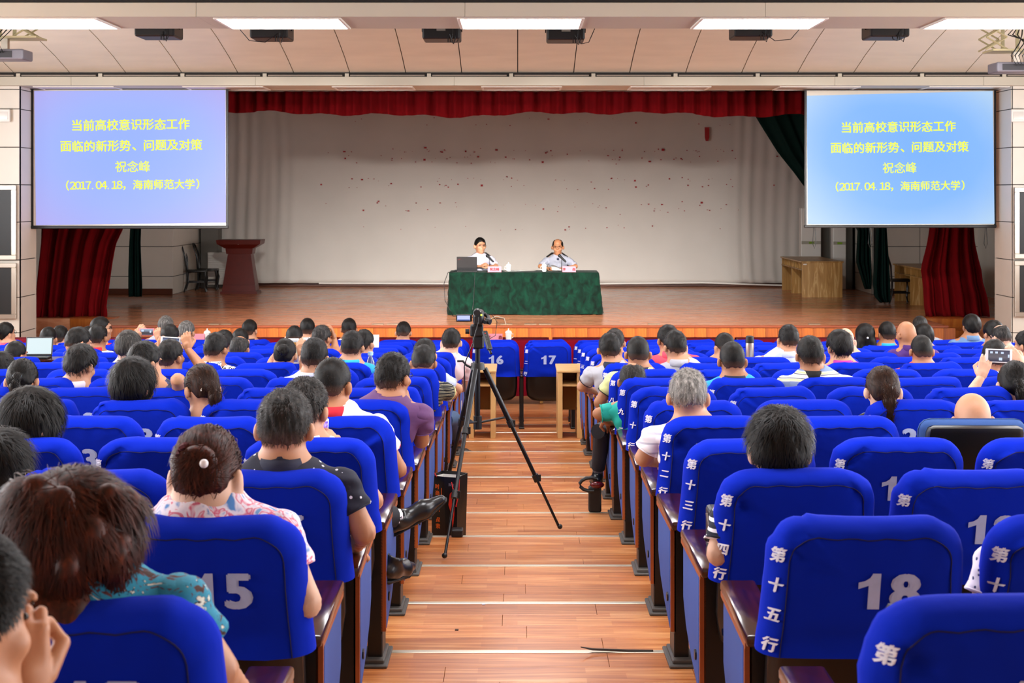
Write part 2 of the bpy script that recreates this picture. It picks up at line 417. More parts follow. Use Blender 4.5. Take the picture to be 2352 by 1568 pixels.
B1 = (13.75, 14.75); B2 = (22.4, 23.42)
beam('beam_1', *B1, None); beam('beam_2', *B2, None, far=True)
beam('beam_3', 5.1, 6.1, None); beam('beam_4', -3.0, -2.0, None)
B().box(-XW, XW, B2[1]-.05, B2[1]+.02, BZ+.0, 5.7).obj('trim_3', M_beam, kind='structure')
# the light trough behind beam 2's fascia: divided slots
tr = link('trim_4', None, None, kind='structure'); tr['kind'] = 'structure'
for i in range(-8, 9):
    x = i*1.27-.1
    B().box(x+.05, x+1.2, B2[0]+.0, B2[0]+.10, BZ+.145, BZ+.165, bev=.003).obj('trough_lip', mat('trough_lip', '8e8478', .6), tr)
    B().box(x-.03, x+.03, B2[0]-.0, B2[0]+.2, BZ+.135, BZ+.185).obj('trough_divider', M_beam, tr)
# --- sloped ceiling panels between the beams (joints every .867 m)
def slope(name, ya, za, yb, zb, yc, zc, m=M_ceil):
    w = link(name, None, None, kind='structure'); w['kind'] = 'structure'
    i = -11
    while i < 11:
        x0 = i*.867; x1 = x0+.867
        i += 1
        if x1 <= -XW or x0 >= XW: continue
        x0 = max(x0, -XW); x1 = min(x1, XW)
        b = B()
        n = 8; pts = []
        for j in range(n+1):
            t = j/n; y = (1-t)**2*ya+2*t*(1-t)*yb+t*t*yc; z = (1-t)**2*za+2*t*(1-t)*zb+t*t*zc; pts.append((y, z))
        poly = pts+[(y, z+.03) for y, z in reversed(pts)]
        b.prism(poly, 'x', x0+.007, x1-.007)
        b.obj('ceiling_panel', m, w)
    pts = []
    B().quad((-XW, ya, za+.035), (XW, ya, za+.035), (XW, yb, zb+.08), (-XW, yb, zb+.08)).quad((-XW, yb, zb+.08), (XW, yb, zb+.08), (XW, yc, zc+.06), (-XW, yc, zc+.06)).obj('ceiling_void', M_dark, w)
slope('ceiling_1', B2[0]+.10, CZ+1.875, 19.6, CZ+2.72, B1[1]-.1, CZ+3.0)
slope('ceiling_2', B1[0]+.1, CZ+1.90, 11.0, CZ+2.72, 6.0, CZ+3.0); B().box(-XW, XW, 9.6, 10.62, BZ+.004, BZ+.2).obj('beam_added', M_beam, kind='structure')  # last box: unseen beam, added to hold the farther row of lit panels
slope('ceiling_3', 5.2, CZ+1.90, 2.5, CZ+2.72, -2.0, CZ+3.0)
B().box(-XW, XW, -3.3, 24, ZT-.1, ZT).obj('ceiling_roof', M_wall, kind='structure')

# --- ceiling light panels
M_lit = mat('lit_diffuser', 'ffffff', .5, emit=PANEL_E, ecol='fbfcff')
M_unlit = mat('unlit_diffuser', 'bfae9b', .3)
M_frame = mat('light_frame', 'e2ddd2', .4)
def light_panel(x, y0, y1, wdt, lit, label, grp):
    e = empty('ceiling_light', (x, (y0+y1)/2, BZ), label, 'ceiling light', grp)
    d = (y1-y0)/2; w = wdt/2; b = B()
    for a in ((-w-.03, w+.03, -d-.02, -d), (-w-.03, w+.03, d, d+.02), (-w-.03, -w, -d, d), (w, w+.03, -d, d)): b.box(*a, -.012, .004, bev=.002)
    b.obj('frame', M_frame, e)
    B().box(-w, w, -d, d, -.004, .002).obj('diffuser', M_lit if lit else M_unlit, e)
pos_w = {-2: 'at the far left of the nearer beam', -1: 'between the left and the middle panel of the nearer beam', 0: 'in the middle of the nearer beam, above the lecture table', 1: 'second from the right on the nearer beam', 2: 'at the far right of the nearer beam'}
pos_w[-1] = 'second from the left on the nearer beam'
for i in range(-2, 3):
    light_panel(.03+i*2.33, 13.86, 14.68, 1.16, True, 'bright ceiling light panel '+pos_w[i], 'lit panels under the nearer ceiling beam')
for yb in (5.2, 9.7):  # the farther row is added for more overhead light on the audience
    for i in range(-3, 4): light_panel(.03+i*2.33, yb, yb+.82, 1.16, True, f'lit ceiling panel outside the picture, {["farthest left","second left","third left","middle","third right","second right","farthest right"][i+3]} on the {"nearer" if yb<6 else "farther"} hidden row', None)
for i in range(-3, 4):
    side = ['far left', 'second from left', 'third from left', 'middle', 'third from right', 'second from right', 'far right'][i+3]
    light_panel(.06+i*2.33, 22.62, 23.30, 1.2, False, f'unlit ceiling light panel under the beam over the stage front, {side}', 'unlit panels over the stage front')
# ================================================================ audience seats
M_cover = mat('cover_fabric', '0726b4', 1.0, spec=.12, bump=.5, bscale=14, bdist=.008, var=.06, vscale=5, sheen=0, detail=2)
M_seam = mat('cover_seam', '050b46', .9)
M_num = mat('number_silver', 'b0c0ec', .5, var=.06, vscale=30)
M_mark = mat('marking_white', 'e6e8f4', .5)
M_shell = mat('seat_shell', '0a0a0c', .35, bump=.1, bscale=200)
M_cush = mat('seat_cushion', '0a1230', .95, spec=.08, bump=.2, bscale=150)
M_arm = ramp_mat('armrest_wood', [(.3, '240a06'), (.6, '3d1209'), (.8, '54200f')], 'noise', rough=.18, scale=2, stretch=(30, 2, 30), coat=.4)
M_armedge = mat('armrest_edge', '9a4d22', .4)
M_stand = mat('stand_black', '0b0809', .4)
M_blue = mat('side_panel_fabric', '33509a', .8, bump=.2, bscale=300, var=.04, vscale=6)
M_foot = mat('foot_plate', '4a4642', .5)
HC = .375                                    # cover height
Z0C = .585                                   # cover bottom above the floor
def back_y(z): return .10*(1-z/HC)           # lean of the back
def cover_outline(inset, N=(7, 9, 11, 9, 7)):
    R = .105-inset*.75; hw = .252-inset; top = HC-inset*.9
    pts = []
    for i in range(N[0]): pts.append((-hw, (top-R)*i/N[0]))
    for i in range(N[1]):
        a = math.pi-(math.pi/2)*i/N[1]; pts.append((-hw+R+R*math.cos(a), top-R+R*math.sin(a)))
    for i in range(N[2]): pts.append((-hw+R+(2*hw-2*R)*i/N[2], top))
    for i in range(N[3]):
        a = math.pi/2-(math.pi/2)*i/N[3]; pts.append((hw-R+R*math.cos(a), top-R+R*math.sin(a)))
    for i in range(N[4]+1): pts.append((hw, (top-R)*(1-i/N[4])))
    return pts
def make_cover(seed):
    r = random.Random(seed)
    folds = []
    for i in range(13):
        if i < 7: cx = r.choice((-1, 1))*r.uniform(.14, .24); cz = r.uniform(.22, .36); a = math.radians(r.choice((-1, 1))*r.uniform(25, 70)); L = r.uniform(.04, .11)
        else: cx = r.uniform(-.2, .2); cz = r.uniform(0, .1); a = math.radians(r.uniform(-14, 14)); L = r.uniform(.08, .2)
        folds.append((cx, cz, math.cos(a), math.sin(a), L, r.uniform(.009, .018), r.uniform(.006, .015)*r.choice((-1, 1))))
    sag = [r.uniform(-.008, .008) for _ in range(4)]
    def disp(x, z):
        d = 0
        for cx, cz, ca, sa, L, w, A in folds:
            u = (x-cx)*ca+(z-cz)*sa; v = -(x-cx)*sa+(z-cz)*ca
            d += A*math.exp(-(v/w)**2-(u/L)**2)
        return d
    rings = []
    prof = [(.118, .055), (.12, .012), (.105, .0), (.075, -.002), (.05, .003), (.028, .013), (.012, .028), (.004, .038), (0, .046)]
    for t, ins in prof: rings.append([(x, t, z) for x, z in cover_outline(ins)])
    base = cover_outline(.046)
    for q in (.03, .12, .3, .52, .76, 1.0):
        rings.append([(x*(1-q), -.006*math.sin(min(q*2, 1)*math.pi/2), z*(1-q)+q*min(z, .2)*1.0) for x, z in base])
    V = []
    for j, rg in enumerate(rings):
        row = []
        for x, t, z in rg:
            fl_ = 1+.07*(1-z/HC)**2                                      # flares towards the hem
            zz = z+(sag[0]*math.sin(x*9+sag[1]*400)*.8 if z > .25 else 0)*min(1, (z-.25)/.1)
            dd = disp(x, z)
            pk = .0022*math.sin(x*70+seed)*math.exp(-((j-8)/2.0)**2) if z > .2 else 0
            row.append((x*fl_+(dd*.5 if j < 8 else 0)*(1 if x > 0 else -1), t+back_y(z)+dd*(1 if j > 5 else .3)+pk, zz+(dd*.6 if j < 8 and z > .3 else 0)+pk))
        V.append(row)
    me = grid_mesh('cover', np.array(V))
    seam = B().tube([(V[8][i][0], V[8][i][1]-.001, V[8][i][2]) for i in range(len(base))], .0017, n=5).me('seam', True)
    return me, seam
COVERS = [make_cover(s) for s in range(6)]
def cyl_shell():
    b = B(); pts = []
    for i in range(9):
        a = i/8; pts.append((a, a))
    # lower back shell: rounded plastic tray from under the cover to the seat
    V = []
    for j, (z, hw, yy) in enumerate(((.93, .20, .05), (.9, .225, .035), (.6, .235, .12), (.45, .235, .16), (.36, .22, .19), (.31, .17, .22), (.30, .10, .25))):
        row = []
        for i in range(13):
            u = -1+i/6; x = hw*math.copysign(abs(u)**.8, u); row.append((x, yy+.05*abs(u)**4, z+(.0 if abs(u) < .8 else .0)))
        V.append(row)
    m = bpy.data.meshes.new('t'); V = np.array(V)
    a, c = V.shape[:2]; Vb = V.copy(); Vb[:, :, 1] += .05
    idx = np.arange(a*c).reshape(a, c); Q = [np.stack([idx[:-1, :-1], idx[:-1, 1:], idx[1:, 1:], idx[1:, :-1]], -1).reshape(-1, 4)]
    Q.append(Q[0][:, ::-1]+a*c)
    rim = np.concatenate([idx[0, :], idx[1:, -1], idx[-1, -2::-1], idx[-2:0:-1, 0]]); nx = np.roll(rim, -1)
    Q.append(np.stack([rim, nx, nx+a*c, rim+a*c], -1)[:, ::-1])
    return npmesh('back_shell', np.concatenate([V.reshape(-1, 3), Vb.reshape(-1, 3)]), np.concatenate(Q))
SHELL = cyl_shell()
def cushion(folded):
    b = B()
    b.box(-.215 if folded else -.225, .215 if folded else .225, 0, .36 if folded else .44, -.04, .04, bev=.035, seg=3)
    if folded: M = Matrix.Translation((0, .27, .37)) @ Matrix.Rotation(math.radians(78), 4, 'X')
    else: M = Matrix.Translation((0, .20, .405))
    bmesh.ops.transform(b.b, matrix=M, verts=b.b.verts)
    return b.me('seat_cushion', True)
CUSH = {True: cushion(True), False: cushion(False)}
STANDM = B().box(-.022, .022, .24, .46, .0, .56, bev=.006).box(-.03, .03, .2, .5, 0, .02, bev=.004).me('stand')
TOPM = B().box(-.028, .028, .22, .58, .56, .585, bev=.01, seg=2).me('arm_top', True)
BARM = B().box(-.26, .26, .3, .34, .3, .34).me('cross_bar')
# aisle end: broad armrest, box with the blue panel, leg with foot
def aisle_parts(s):
    """s=-1: the aisle lies on the left of the part, +1 on the right"""
    top = B().box(-.054, .054, .235, .80, .568, .603, bev=.009, seg=2).me('arm_top', True)
    poly = [(.30, .565), (.74, .565), (.74, .36), (.66, .27), (.52, .21), (.30, .14)]
    body = B().prism(poly, 'x', -.036, .036).me('end_box')
    poly2 = [(.315, .555), (.735, .555), (.735, .37), (.655, .285), (.52, .225), (.315, .155)]
    a, c = sorted((s*.036, s*.052))
    pan = B().prism(poly2, 'x', a, c); bmesh.ops.bevel(pan.b, geom=list(pan.b.edges), offset=.004, segments=1, affect='EDGES'); pan = pan.me('side_panel')
    strip = B().box(min(s*.046, s*.0545), max(s*.046, s*.0545), .26, .78, .558, .574).box(min(s*.03, s*.05), max(s*.03, s*.05), .30, .316, .15, .56).me('edge_strip')
    leg = B().box(-.03, .03, .36, .50, 0, .3, bev=.004).me('leg')
    foot = B().box(-.055, .055, .30, .56, 0, .014, bev=.004).box(-.04, .04, .32, .54, .012, .03, bev=.004).me('foot_plate')
    knob = B().cyl((s*.05, .38, .27), (s*.058, .38, .27), .018, n=14).me('panel_knob')
    return [('arm_top', top, M_arm), ('end_box', body, M_stand), ('side_panel', pan, M_blue), ('edge_strip', strip, M_armedge), ('stand_leg', leg, M_stand), ('foot_plate', foot, M_foot), ('panel_knob', knob, M_stand)]
AISLE = {s: aisle_parts(s) for s in (-1, 1)}
CN = '一二三四五六七八九十'
def cnum(n): return CN[n-1] if n <= 10 else '十'+CN[n-11]
ORD = ['', 'first', 'second', 'third', 'fourth', 'fifth', 'sixth', 'seventh', 'eighth', 'ninth', 'tenth', 'eleventh', 'twelfth', 'thirteenth', 'fourteenth', 'fifteenth', 'sixteenth', 'seventeenth']
WD = ['', 'one', 'two', 'three', 'four', 'five', 'six', 'seven', 'eight', 'nine', 'ten', 'eleven', 'twelve', 'thirteen', 'fourteen', 'fifteen', 'sixteen', 'seventeen', 'eighteen', 'nineteen', 'twenty', 'twenty-one', 'twenty-two', 'twenty-three', 'twenty-four', 'twenty-five', 'twenty-six', 'twenty-seven', 'twenty-eight', 'twenty-nine']
NUMM = {}
def num_mesh(num, off):
    key = (num, off)
    if key in NUMM: return NUMM[key]
    V = []; Fc = []; adv = .092 if num >= 10 else 0
    for i, ch in enumerate(str(num)):
        v, f = text_mesh(ch, .14, 0, .0048); v = v.copy(); s = .098/(v[:, 1].max()-v[:, 1].min()); v[:, :2] *= s
        x0 = (i-.5)*adv if num >= 10 else 0
        b0 = len(V)
        for a, c, w_ in v.tolist():
            x = a*1.1+x0+off; z = c+.19; V.append((x, back_y(z)-.0095-w_*1.5, z))
        Fc += [tuple(q+b0 for q in p) for p in f]
    me = bpy.data.meshes.new('seat_number'); me.from_pydata(V, [], Fc); NUMM[key] = me; return me
ROWM = {}
def row_mesh(n):
    if n in ROWM: return ROWM[n]
    s = '第'+cnum(n)+'行'; V = []; Fc = []; L = len(s); z1 = .285; pitch = .25/(L-1)
    for i, ch in enumerate(s):
        v, f = text_mesh(ch, .047, 0, .0012); b0 = len(V); zc = z1-i*pitch
        for a, c, w_ in v.tolist():
            a = a*.84+c*.12; q = (a+.026)/.052                          # 0 outer edge, 1 at the seam
            ins = .002+q*.044; t = .050*max(0, 1-q)**1.6+.001
            z = c*.92+zc; fl_ = 1+.07*(1-z/HC)**2
            x = -(.252-ins)*fl_-.004-w_; V.append((x, back_y(z)+t-.005-w_, z))
        Fc += [tuple(q+b0 for q in p) for p in f]
    me = bpy.data.meshes.new('row_marking'); me.from_pydata(V, [], Fc); ROWM[n] = me; return me
def seat_x(num): return (.90+.567*(num-18)) if num >= 18 else (-.805-.567*(15-num) if num <= 15 else (-.237 if num == 16 else .33))
OCC = set()
SEATS = []
def add_seat(n, num):
    x = seat_x(num); d = RD(n); r = random.Random(n*100+num)
    side = 'left' if num <= 15 else 'right'
    lab = f'blue covered seat number {WD[num]}, {ORD[n]} row from the stage, {side} block'
    if num in (16, 17): lab = f'blue covered seat number {WD[num]} closing the aisle, {"nearer" if n == 2 else "farther"} of its two rows'
    bare = (n, num) == (12, 20)
    if bare: lab = 'uncovered seat with black plastic back and blue cushion, behind the bald man'
    e = empty('auditorium_seat', (x, d, FZ(n)), lab, 'seat', 'auditorium seats in rows')
    e.rotation_euler[2] = math.radians(r.uniform(-1.2, 1.2))
    if bare:
        c = B(); c.box(-.24, .24, .03, .12, .60, .955, bev=.05, seg=3)
        bmesh.ops.transform(c.b, matrix=Matrix.Shear('XZ', 4, (0, 0)), verts=c.b.verts)
        for v in c.b.verts: v.co.y += .10*(1-(v.co.z-.6)/.36)-.02
        link('cushion', c.me('cushion', True), mat('seat_blue_fabric', '2f5494', .8, bump=.2, bscale=200), e)['label'] = 'blue fabric back cushion'
        c = B(); c.box(-.215, .215, -.035, .06, .5, .93, bev=.03, seg=2)
        for v in c.b.verts: v.co.y += .10*(1-(v.co.z-.6)/.36)
        link('back_shell', c.me('back_shell', True), M_shell, e)
    else:
        cv, sm = COVERS[r.randrange(6)]
        c = link('cover', cv, M_cover, e, loc=(0, 0, Z0C))
        link('seam', sm, M_seam, c)
        link('seat_number', num_mesh(num, .045 if n >= 14 else r.choice((0, .01, -.015))), M_num, c)
        link('row_marking', row_mesh(n), M_mark, c)
        link('back_shell', SHELL, M_shell, e)
    link('seat_cushion', CUSH[(n, num) not in OCC], M_cush, e)
    def arm(xx):
        link('arm_stand', STANDM, M_stand, e, loc=(xx, 0, 0)); link('arm_top', TOPM, M_arm, e, loc=(xx, 0, 0))
    if num == 18 and n > 2:
        for nm, me, m in AISLE[-1]: link(nm, me, m, e, loc=(-.232, 0, 0))
        arm(.2835)
    elif num == 15 and n > 2:
        for nm, me, m in AISLE[1]: link(nm, me, m, e, loc=(.226, 0, 0))
    elif num <= 15 and n <= 2 and num == 15: arm(.2835)
    else: arm(.2835)
    return e
# ================================================================ surface nets and people
class Grid:
    def __init__(s, xs, ys, zs):
        s.xs, s.ys, s.zs = [np.asarray(a, np.float32) for a in (xs, ys, zs)]
        s.F = np.full((len(xs), len(ys), len(zs)), .25, np.float32)
    def sl(s, lo, hi, pad=.06):
        r = []
        for a, l, h in zip((s.xs, s.ys, s.zs), lo, hi):
            i = max(0, int(np.searchsorted(a, l-pad))-1); j = min(len(a), int(np.searchsorted(a, h+pad))+1); r.append(slice(i, max(j, i+1)))
        return tuple(r)
    def pts(s, q): return np.meshgrid(s.xs[q[0]], s.ys[q[1]], s.zs[q[2]], indexing='ij', sparse=True)
    def union(s, fn, lo, hi, k=.02, op='u'):
        q = s.sl(lo, hi, .06+k); X, Y, Z = s.pts(q); d = fn(X, Y, Z); A = s.F[q]
        if op == 'u':
            h = np.maximum(k-np.abs(A-d), 0)/k; s.F[q] = np.minimum(A, d)-h*h*k*.25
        elif op == 'i': s.F[q] = np.maximum(A, d)
        elif op == 's':
            h = np.maximum(k-np.abs(A+d), 0)/k; s.F[q] = np.maximum(A, -d)+h*h*k*.25
    def cone(s, a, b, ra, rb, k=.02, ys=1.0, op='u'):
        a = np.array(a, float); b = np.array(b, float); rm = max(ra, rb)*max(1, 1)
        def fn(X, Y, Z):
            bx, by, bz = b-a; by *= ys; px = X-a[0]; py = (Y-a[1])*ys; pz = Z-a[2]
            h = np.clip((px*bx+py*by+pz*bz)/max(bx*bx+by*by+bz*bz, 1e-9), 0, 1)
            return (np.sqrt((px-bx*h)**2+(py-by*h)**2+(pz-bz*h)**2)-(ra+(rb-ra)*h))/max(1., ys**.5)
        s.union(fn, np.minimum(a, b)-rm, np.maximum(a, b)+rm, k, op)
    def ell(s, c, r, R=None, k=.012, op='u'):
        c = np.array(c, float); r = np.array(r, float); Ri = None if R is None else np.array(R.transposed())
        def fn(X, Y, Z):
            x, y, z = X-c[0], Y-c[1], Z-c[2]
            if Ri is not None: x, y, z = (Ri[0][0]*x+Ri[0][1]*y+Ri[0][2]*z, Ri[1][0]*x+Ri[1][1]*y+Ri[1][2]*z, Ri[2][0]*x+Ri[2][1]*y+Ri[2][2]*z)
            k0 = np.sqrt((x/r[0])**2+(y/r[1])**2+(z/r[2])**2); k1 = np.sqrt((x/r[0]**2)**2+(y/r[1]**2)**2+(z/r[2]**2)**2)
            return k0*(k0-1)/np.maximum(k1, 1e-6)
        m = max(r); s.union(fn, c-m, c+m, k, op)
    def plane(s, p, n):
        """keep the side that n points away from"""
        n = np.array(n, float); n /= np.linalg.norm(n)
        X, Y, Z = np.meshgrid(s.xs, s.ys, s.zs, indexing='ij', sparse=True)
        s.F = np.maximum(s.F, (X-p[0])*n[0]+(Y-p[1])*n[1]+(Z-p[2])*n[2])
    def net(s):
        F_ = s.F; nx, ny, nz = F_.shape; I = F_ < 0
        c = [(i, j, k) for i in (0, 1) for j in (0, 1) for k in (0, 1)]
        sub = lambda A, i, j, k: A[i:nx-1+i, j:ny-1+j, k:nz-1+k]
        cnt = sum(sub(I, *q).astype(np.int8) for q in c)
        act = (cnt > 0) & (cnt < 8); ii, jj, kk = np.nonzero(act)
        if len(ii) == 0: return np.zeros((0, 3)), np.zeros((0, 4), int)
        ids = np.full(act.shape, -1, np.int32); ids[ii, jj, kk] = np.arange(len(ii))
        val = {q: F_[ii+q[0], jj+q[1], kk+q[2]] for q in c}
        acc = np.zeros((len(ii), 3), np.float32); n = np.zeros(len(ii), np.float32)
        for q in c:
            for ax in range(3):
                if q[ax]: continue
                r = list(q); r[ax] = 1; r = tuple(r); a, b = val[q], val[r]; m = (a < 0) != (b < 0)
                t = np.where(m, a/np.where(m, a-b, 1), 0)
                p = np.empty((len(ii), 3), np.float32)
                for d, (arr, idx) in enumerate(((s.xs, ii), (s.ys, jj), (s.zs, kk))):
                    p[:, d] = (arr[idx+q[d]]*(1-t)+arr[idx+r[d]]*t) if d == ax else arr[idx+q[d]]
                acc += p*m[:, None]; n += m
        V = acc/n[:, None]; Qs = []
        for ax in range(3):
            o = [a for a in range(3) if a != ax]
            sl0 = [slice(1, -1)]*3; sl1 = [slice(1, -1)]*3
            sl0[ax] = slice(0, -1); sl1[ax] = slice(1, None)
            a, b = I[tuple(sl0)], I[tuple(sl1)]
            e = np.nonzero(a != b); base = [e[0]+1, e[1]+1, e[2]+1]; base[ax] = e[ax]
            def cell(d0, d1):
                q = list(base); q[o[0]] = base[o[0]]-d0; q[o[1]] = base[o[1]]-d1; return ids[q[0], q[1], q[2]]
            Q = np.stack([cell(1, 1), cell(0, 1), cell(0, 0), cell(1, 0)], -1)
            flip = a[e] if ax != 1 else ~a[e]
            Q[~flip] = Q[~flip][:, ::-1]; Qs.append(Q)
        Q = np.concatenate(Qs); Q = Q[(Q >= 0).all(1)]
        return V, Q
def join(parts):
    V = []; Q = []; n = 0
    for v, q in parts:
        if len(v) == 0: continue
        V.append(v); Q.append(q+n); n += len(v)
    return np.concatenate(V), np.concatenate(Q)
def axis(lo, hi, fine, coarse, h):
    """grid line positions: spacing h[0] inside the fine interval, h[1] outside"""
    out = [fine[0]]
    while out[-1] < fine[1]: out.append(out[-1]+h[0])
    st_ = h[0]
    while out[-1] < hi: st_ = min(st_*1.35, h[1]); out.append(out[-1]+st_)
    st_ = h[0]; pre = [fine[0]]
    while pre[-1] > lo: st_ = min(st_*1.35, h[1]); pre.append(pre[-1]-st_)
    return np.array(pre[:0:-1]+out)
# a hand in a fine grid of its own: palm, four fingers, thumb
def hand_mesh(w, d, n, side, curl=.5, spread=.1, h=.0038, scale=1.0, tcurl=.4):
    """w wrist, d finger direction, n back-of-hand direction, side +1: thumb towards d x n"""
    d = Vector(d).normalized(); n = Vector(n); n = (n-d*n.dot(d)).normalized(); t = d.cross(n)*side; w = Vector(w); s_ = scale
    P = lambda a, b, c: w+(d*a+t*b+n*c)*s_
    lo = np.array(w)-.15*s_-.03; hi = np.array(w)+.21*s_
    pr = []
    pr.append((P(-.01, 0, 0), P(.03, 0, 0), .024, .026))
    for b_, l in ((.027, .085), (.009, .09), (-.009, .086), (-.026, .078)): pr.append((P(.015, b_*.6, 0), P(l, b_, 0), .016, .0115))
    for b_, l, L in ((.029, .085, .070), (.010, .09, .078), (-.010, .086, .072), (-.027, .078, .058)):
        p = P(l, b_, 0); a = curl*.6; 
        for q, (fr, r0, r1) in enumerate(((.45, .0098, .0088), (.30, .0088, .0080), (.25, .0080, .0068))):
            dd = d*math.cos(a)-n*math.sin(a)+t*(b_*spread*6); e_ = p+dd.normalized()*L*fr*s_; pr.append((p, e_, r0, r1)); p = e_; a += curl*(1.0 if q == 0 else .7)
    p = P(.02, .026, -.006); e_ = P(.055, .052, -.02-.02*tcurl); f_ = P(.085, .050-.03*tcurl, -.035-.03*tcurl)
    pr += [(p, e_, .0145, .0115), (e_, f_, .0105, .0085)]
    lo = np.min([np.minimum(np.array(a), np.array(b)) for a, b, _, _ in pr], 0)-.025; hi = np.max([np.maximum(np.array(a), np.array(b)) for a, b, _, _ in pr], 0)+.025
    g = Grid(*[np.arange(lo[i], hi[i], h) for i in range(3)])
    for i, (a, b, r0, r1) in enumerate(pr): g.cone(a, b, r0*s_, r1*s_, k=.009 if i < 5 else .003)
    return g.net()

M_skin = mat('skin', 'bb8766', .5, bump=.08, bscale=120, var=.07, vscale=14)
M_skin2 = mat('skin_tan', 'a8724f', .5, bump=.08, bscale=120, var=.07, vscale=14)
M_skin3 = mat('skin_pale', 'd3a88d', .5, bump=.08, bscale=120, var=.05, vscale=14)
SK = {'m': M_skin, 't': M_skin2, 'p': M_skin3}
def hairmat(name, a, b, c, fade=None):
    m = ramp_mat(name, [(.3, a), (.55, b), (.8, c)], 'noise', rough=.5, scale=1.0, stretch=(90, 90, 14), spec=.22, detail=3, dist=.4, bump=0)
    if fade:      # clipped nape and sides let the skin show through
        t = NT(m); bs = t.n['Principled BSDF']; src = bs.inputs['Base Color'].links[0].from_socket
        tc = t.add('ShaderNodeTexCoord'); sp = t.add('ShaderNodeSeparateXYZ'); t.ln(tc.outputs['Generated'], sp.inputs[0])
        n = t.add('ShaderNodeTexNoise'); n.inputs['Scale'].default_value = 160; t.ln(tc.outputs['Object'], n.inputs['Vector'])
        ad = t.add('ShaderNodeMath', operation='MULTIPLY_ADD'); ad.inputs[1].default_value = .10; t.ln(n.outputs[0], ad.inputs[0]); t.ln(sp.outputs[2], ad.inputs[2])
        mr = t.add('ShaderNodeMapRange'); mr.inputs[1].default_value = .06; mr.inputs[2].default_value = .40; mr.inputs[3].default_value = .62; mr.inputs[4].default_value = 0; t.ln(ad.outputs[0], mr.inputs[0])
        mx = t.add('ShaderNodeMix', data_type='RGBA'); t.ln(mr.outputs[0], mx.inputs[0]); t.ln(src, mx.inputs[6]); mx.inputs[7].default_value = lin(fade); t.ln(mx.outputs[2], bs.inputs['Base Color'])
    return m
HM = {'k': hairmat('hair_black', '060504', '100d0b', '221d19'), 'kf': hairmat('hair_black_clipped', '060504', '100d0b', '241f1a', '7a5440'), 'gf': hairmat('hair_grey_clipped', '2b2927', '5c5956', '97938e', '94745f'), 'df': hairmat('hair_dark_grey_clipped', '100f0e', '282523', '524d49', '7a5947'), 'wf': hairmat('hair_white_grey_clipped', '4b4844', '7a7671', 'aba69f', 'a8876f'), 'g': hairmat('hair_grey', '2b2927', '5c5956', '97938e'), 'd': hairmat('hair_dark_grey', '141312', '302d2a', '5f5b56'),
      'b': hairmat('hair_brown', '1d1009', '2e1a10', '4a2d1a'), 'r': hairmat('hair_auburn', '241009', '40190c', '662c14'), 'w': hairmat('hair_white_grey', '4b4844', '85817b', 'b5b1aa')}
def cloth(name, c, **k):
    k.setdefault('bump', .5); k.setdefault('bscale', 7); k.setdefault('bdist', .02); return mat('cloth_'+name, c, .8, var=.05, vscale=6, sheen=.1, **k)
CL = {}
for nm, c in dict(white='e9e4ec', lav='cfc6d6', pink='dfc8cd', ltblue='b9c6e6', ltblue2='c6cfe8', navy='141a33', navy2='10152a', red='c8182c', coral='e8465a', salmon='ef6a50', cyan='1f9fd0', turq='3fc3c6', teal='12a596', green='355a52',
                  purple='5f3a68', violet='4a2270', magenta='a2278c', orange='f2560f', yellow='cdd291', grey='a6a6ae', grey2='8d929c', steel='5f7fa6', black='121215', khaki='b9ab90', jean='39506f', trouser='1c1d24', offwhite='e6dcd8', brown='5b3a2c').items():
    CL[nm] = cloth(nm, c)
def striped(name, stops, sc, **k): CL[name] = ramp_mat('cloth_'+name, stops, 'wave', rough=.85, scale=sc, wave_dir='Z', interp='CONSTANT', bump=.5, bdist=.02, dist=.5, detail=1, **k)
striped('bwstripe', [(0, '17181f'), (.62, 'e3dcb4'), (.8, '17181f')], 14)
striped('navystripe', [(0, '0f1428'), (.66, 'e6e6ee'), (1, 'e6e6ee')], 11)
CL['softwhite'] = cloth('softwhite', 'bdbccb')
striped('whitestripe', [(0, 'e9e6ee'), (.9, 'b9b6c6'), (1, 'b9b6c6')], 7)
striped('polostripe', [(0, '7f93bd'), (.25, 'e2dccb'), (.42, 'e8df9e'), (.66, 'e2dccb'), (.8, '27304a'), (.88, 'd9d9dc')], 3.1)
CL['finestripe'] = ramp_mat('cloth_finestripe', [(0, 'e8e6ee'), (.7, '9aa2b8'), (1, '9aa2b8')], 'wave', rough=.85, scale=30, wave_dir='X', interp='CONSTANT', bump=.4, bdist=.02)
CL['dots'] = ramp_mat('cloth_dots', [(0, 'dfe3f2'), (.18, '11142a'), (1, '11142a')], 'vor', rough=.85, scale=36, interp='CONSTANT', bump=.5, bdist=.02)
CL['whitedots'] = ramp_mat('cloth_whitedots', [(0, '39406a'), (.19, 'e9e2ee'), (1, 'e9e2ee')], 'vor', rough=.85, scale=40, interp='CONSTANT', bump=.5, bdist=.02)
CL['bwdots'] = ramp_mat('cloth_bwdots', [(0, '1a1a1e'), (.4, 'd9d9dc'), (1, 'd9d9dc')], 'vor', rough=.85, scale=70, interp='CONSTANT')
CL['floral'] = ramp_mat('cloth_floral', [(.3, '4a80c0'), (.4, 'dcd6e4'), (.5, 'e6dee8'), (.57, 'cf4f72'), (.64, 'e0d4de'), (.72, '6a9ac8')], 'noise', rough=.8, scale=22, interp='LINEAR', detail=2, dist=1.2)
CL['tealfloral'] = ramp_mat('cloth_tealfloral', [(0, '3a2018'), (.36, '56282a'), (.40, '1f86a6'), (.56, '2590b2'), (.60, '12202a'), (.635, 'd8dccf'), (.7, '2b94b5')], 'noise', rough=.8, scale=27, interp='CONSTANT', detail=3, dist=1.5)
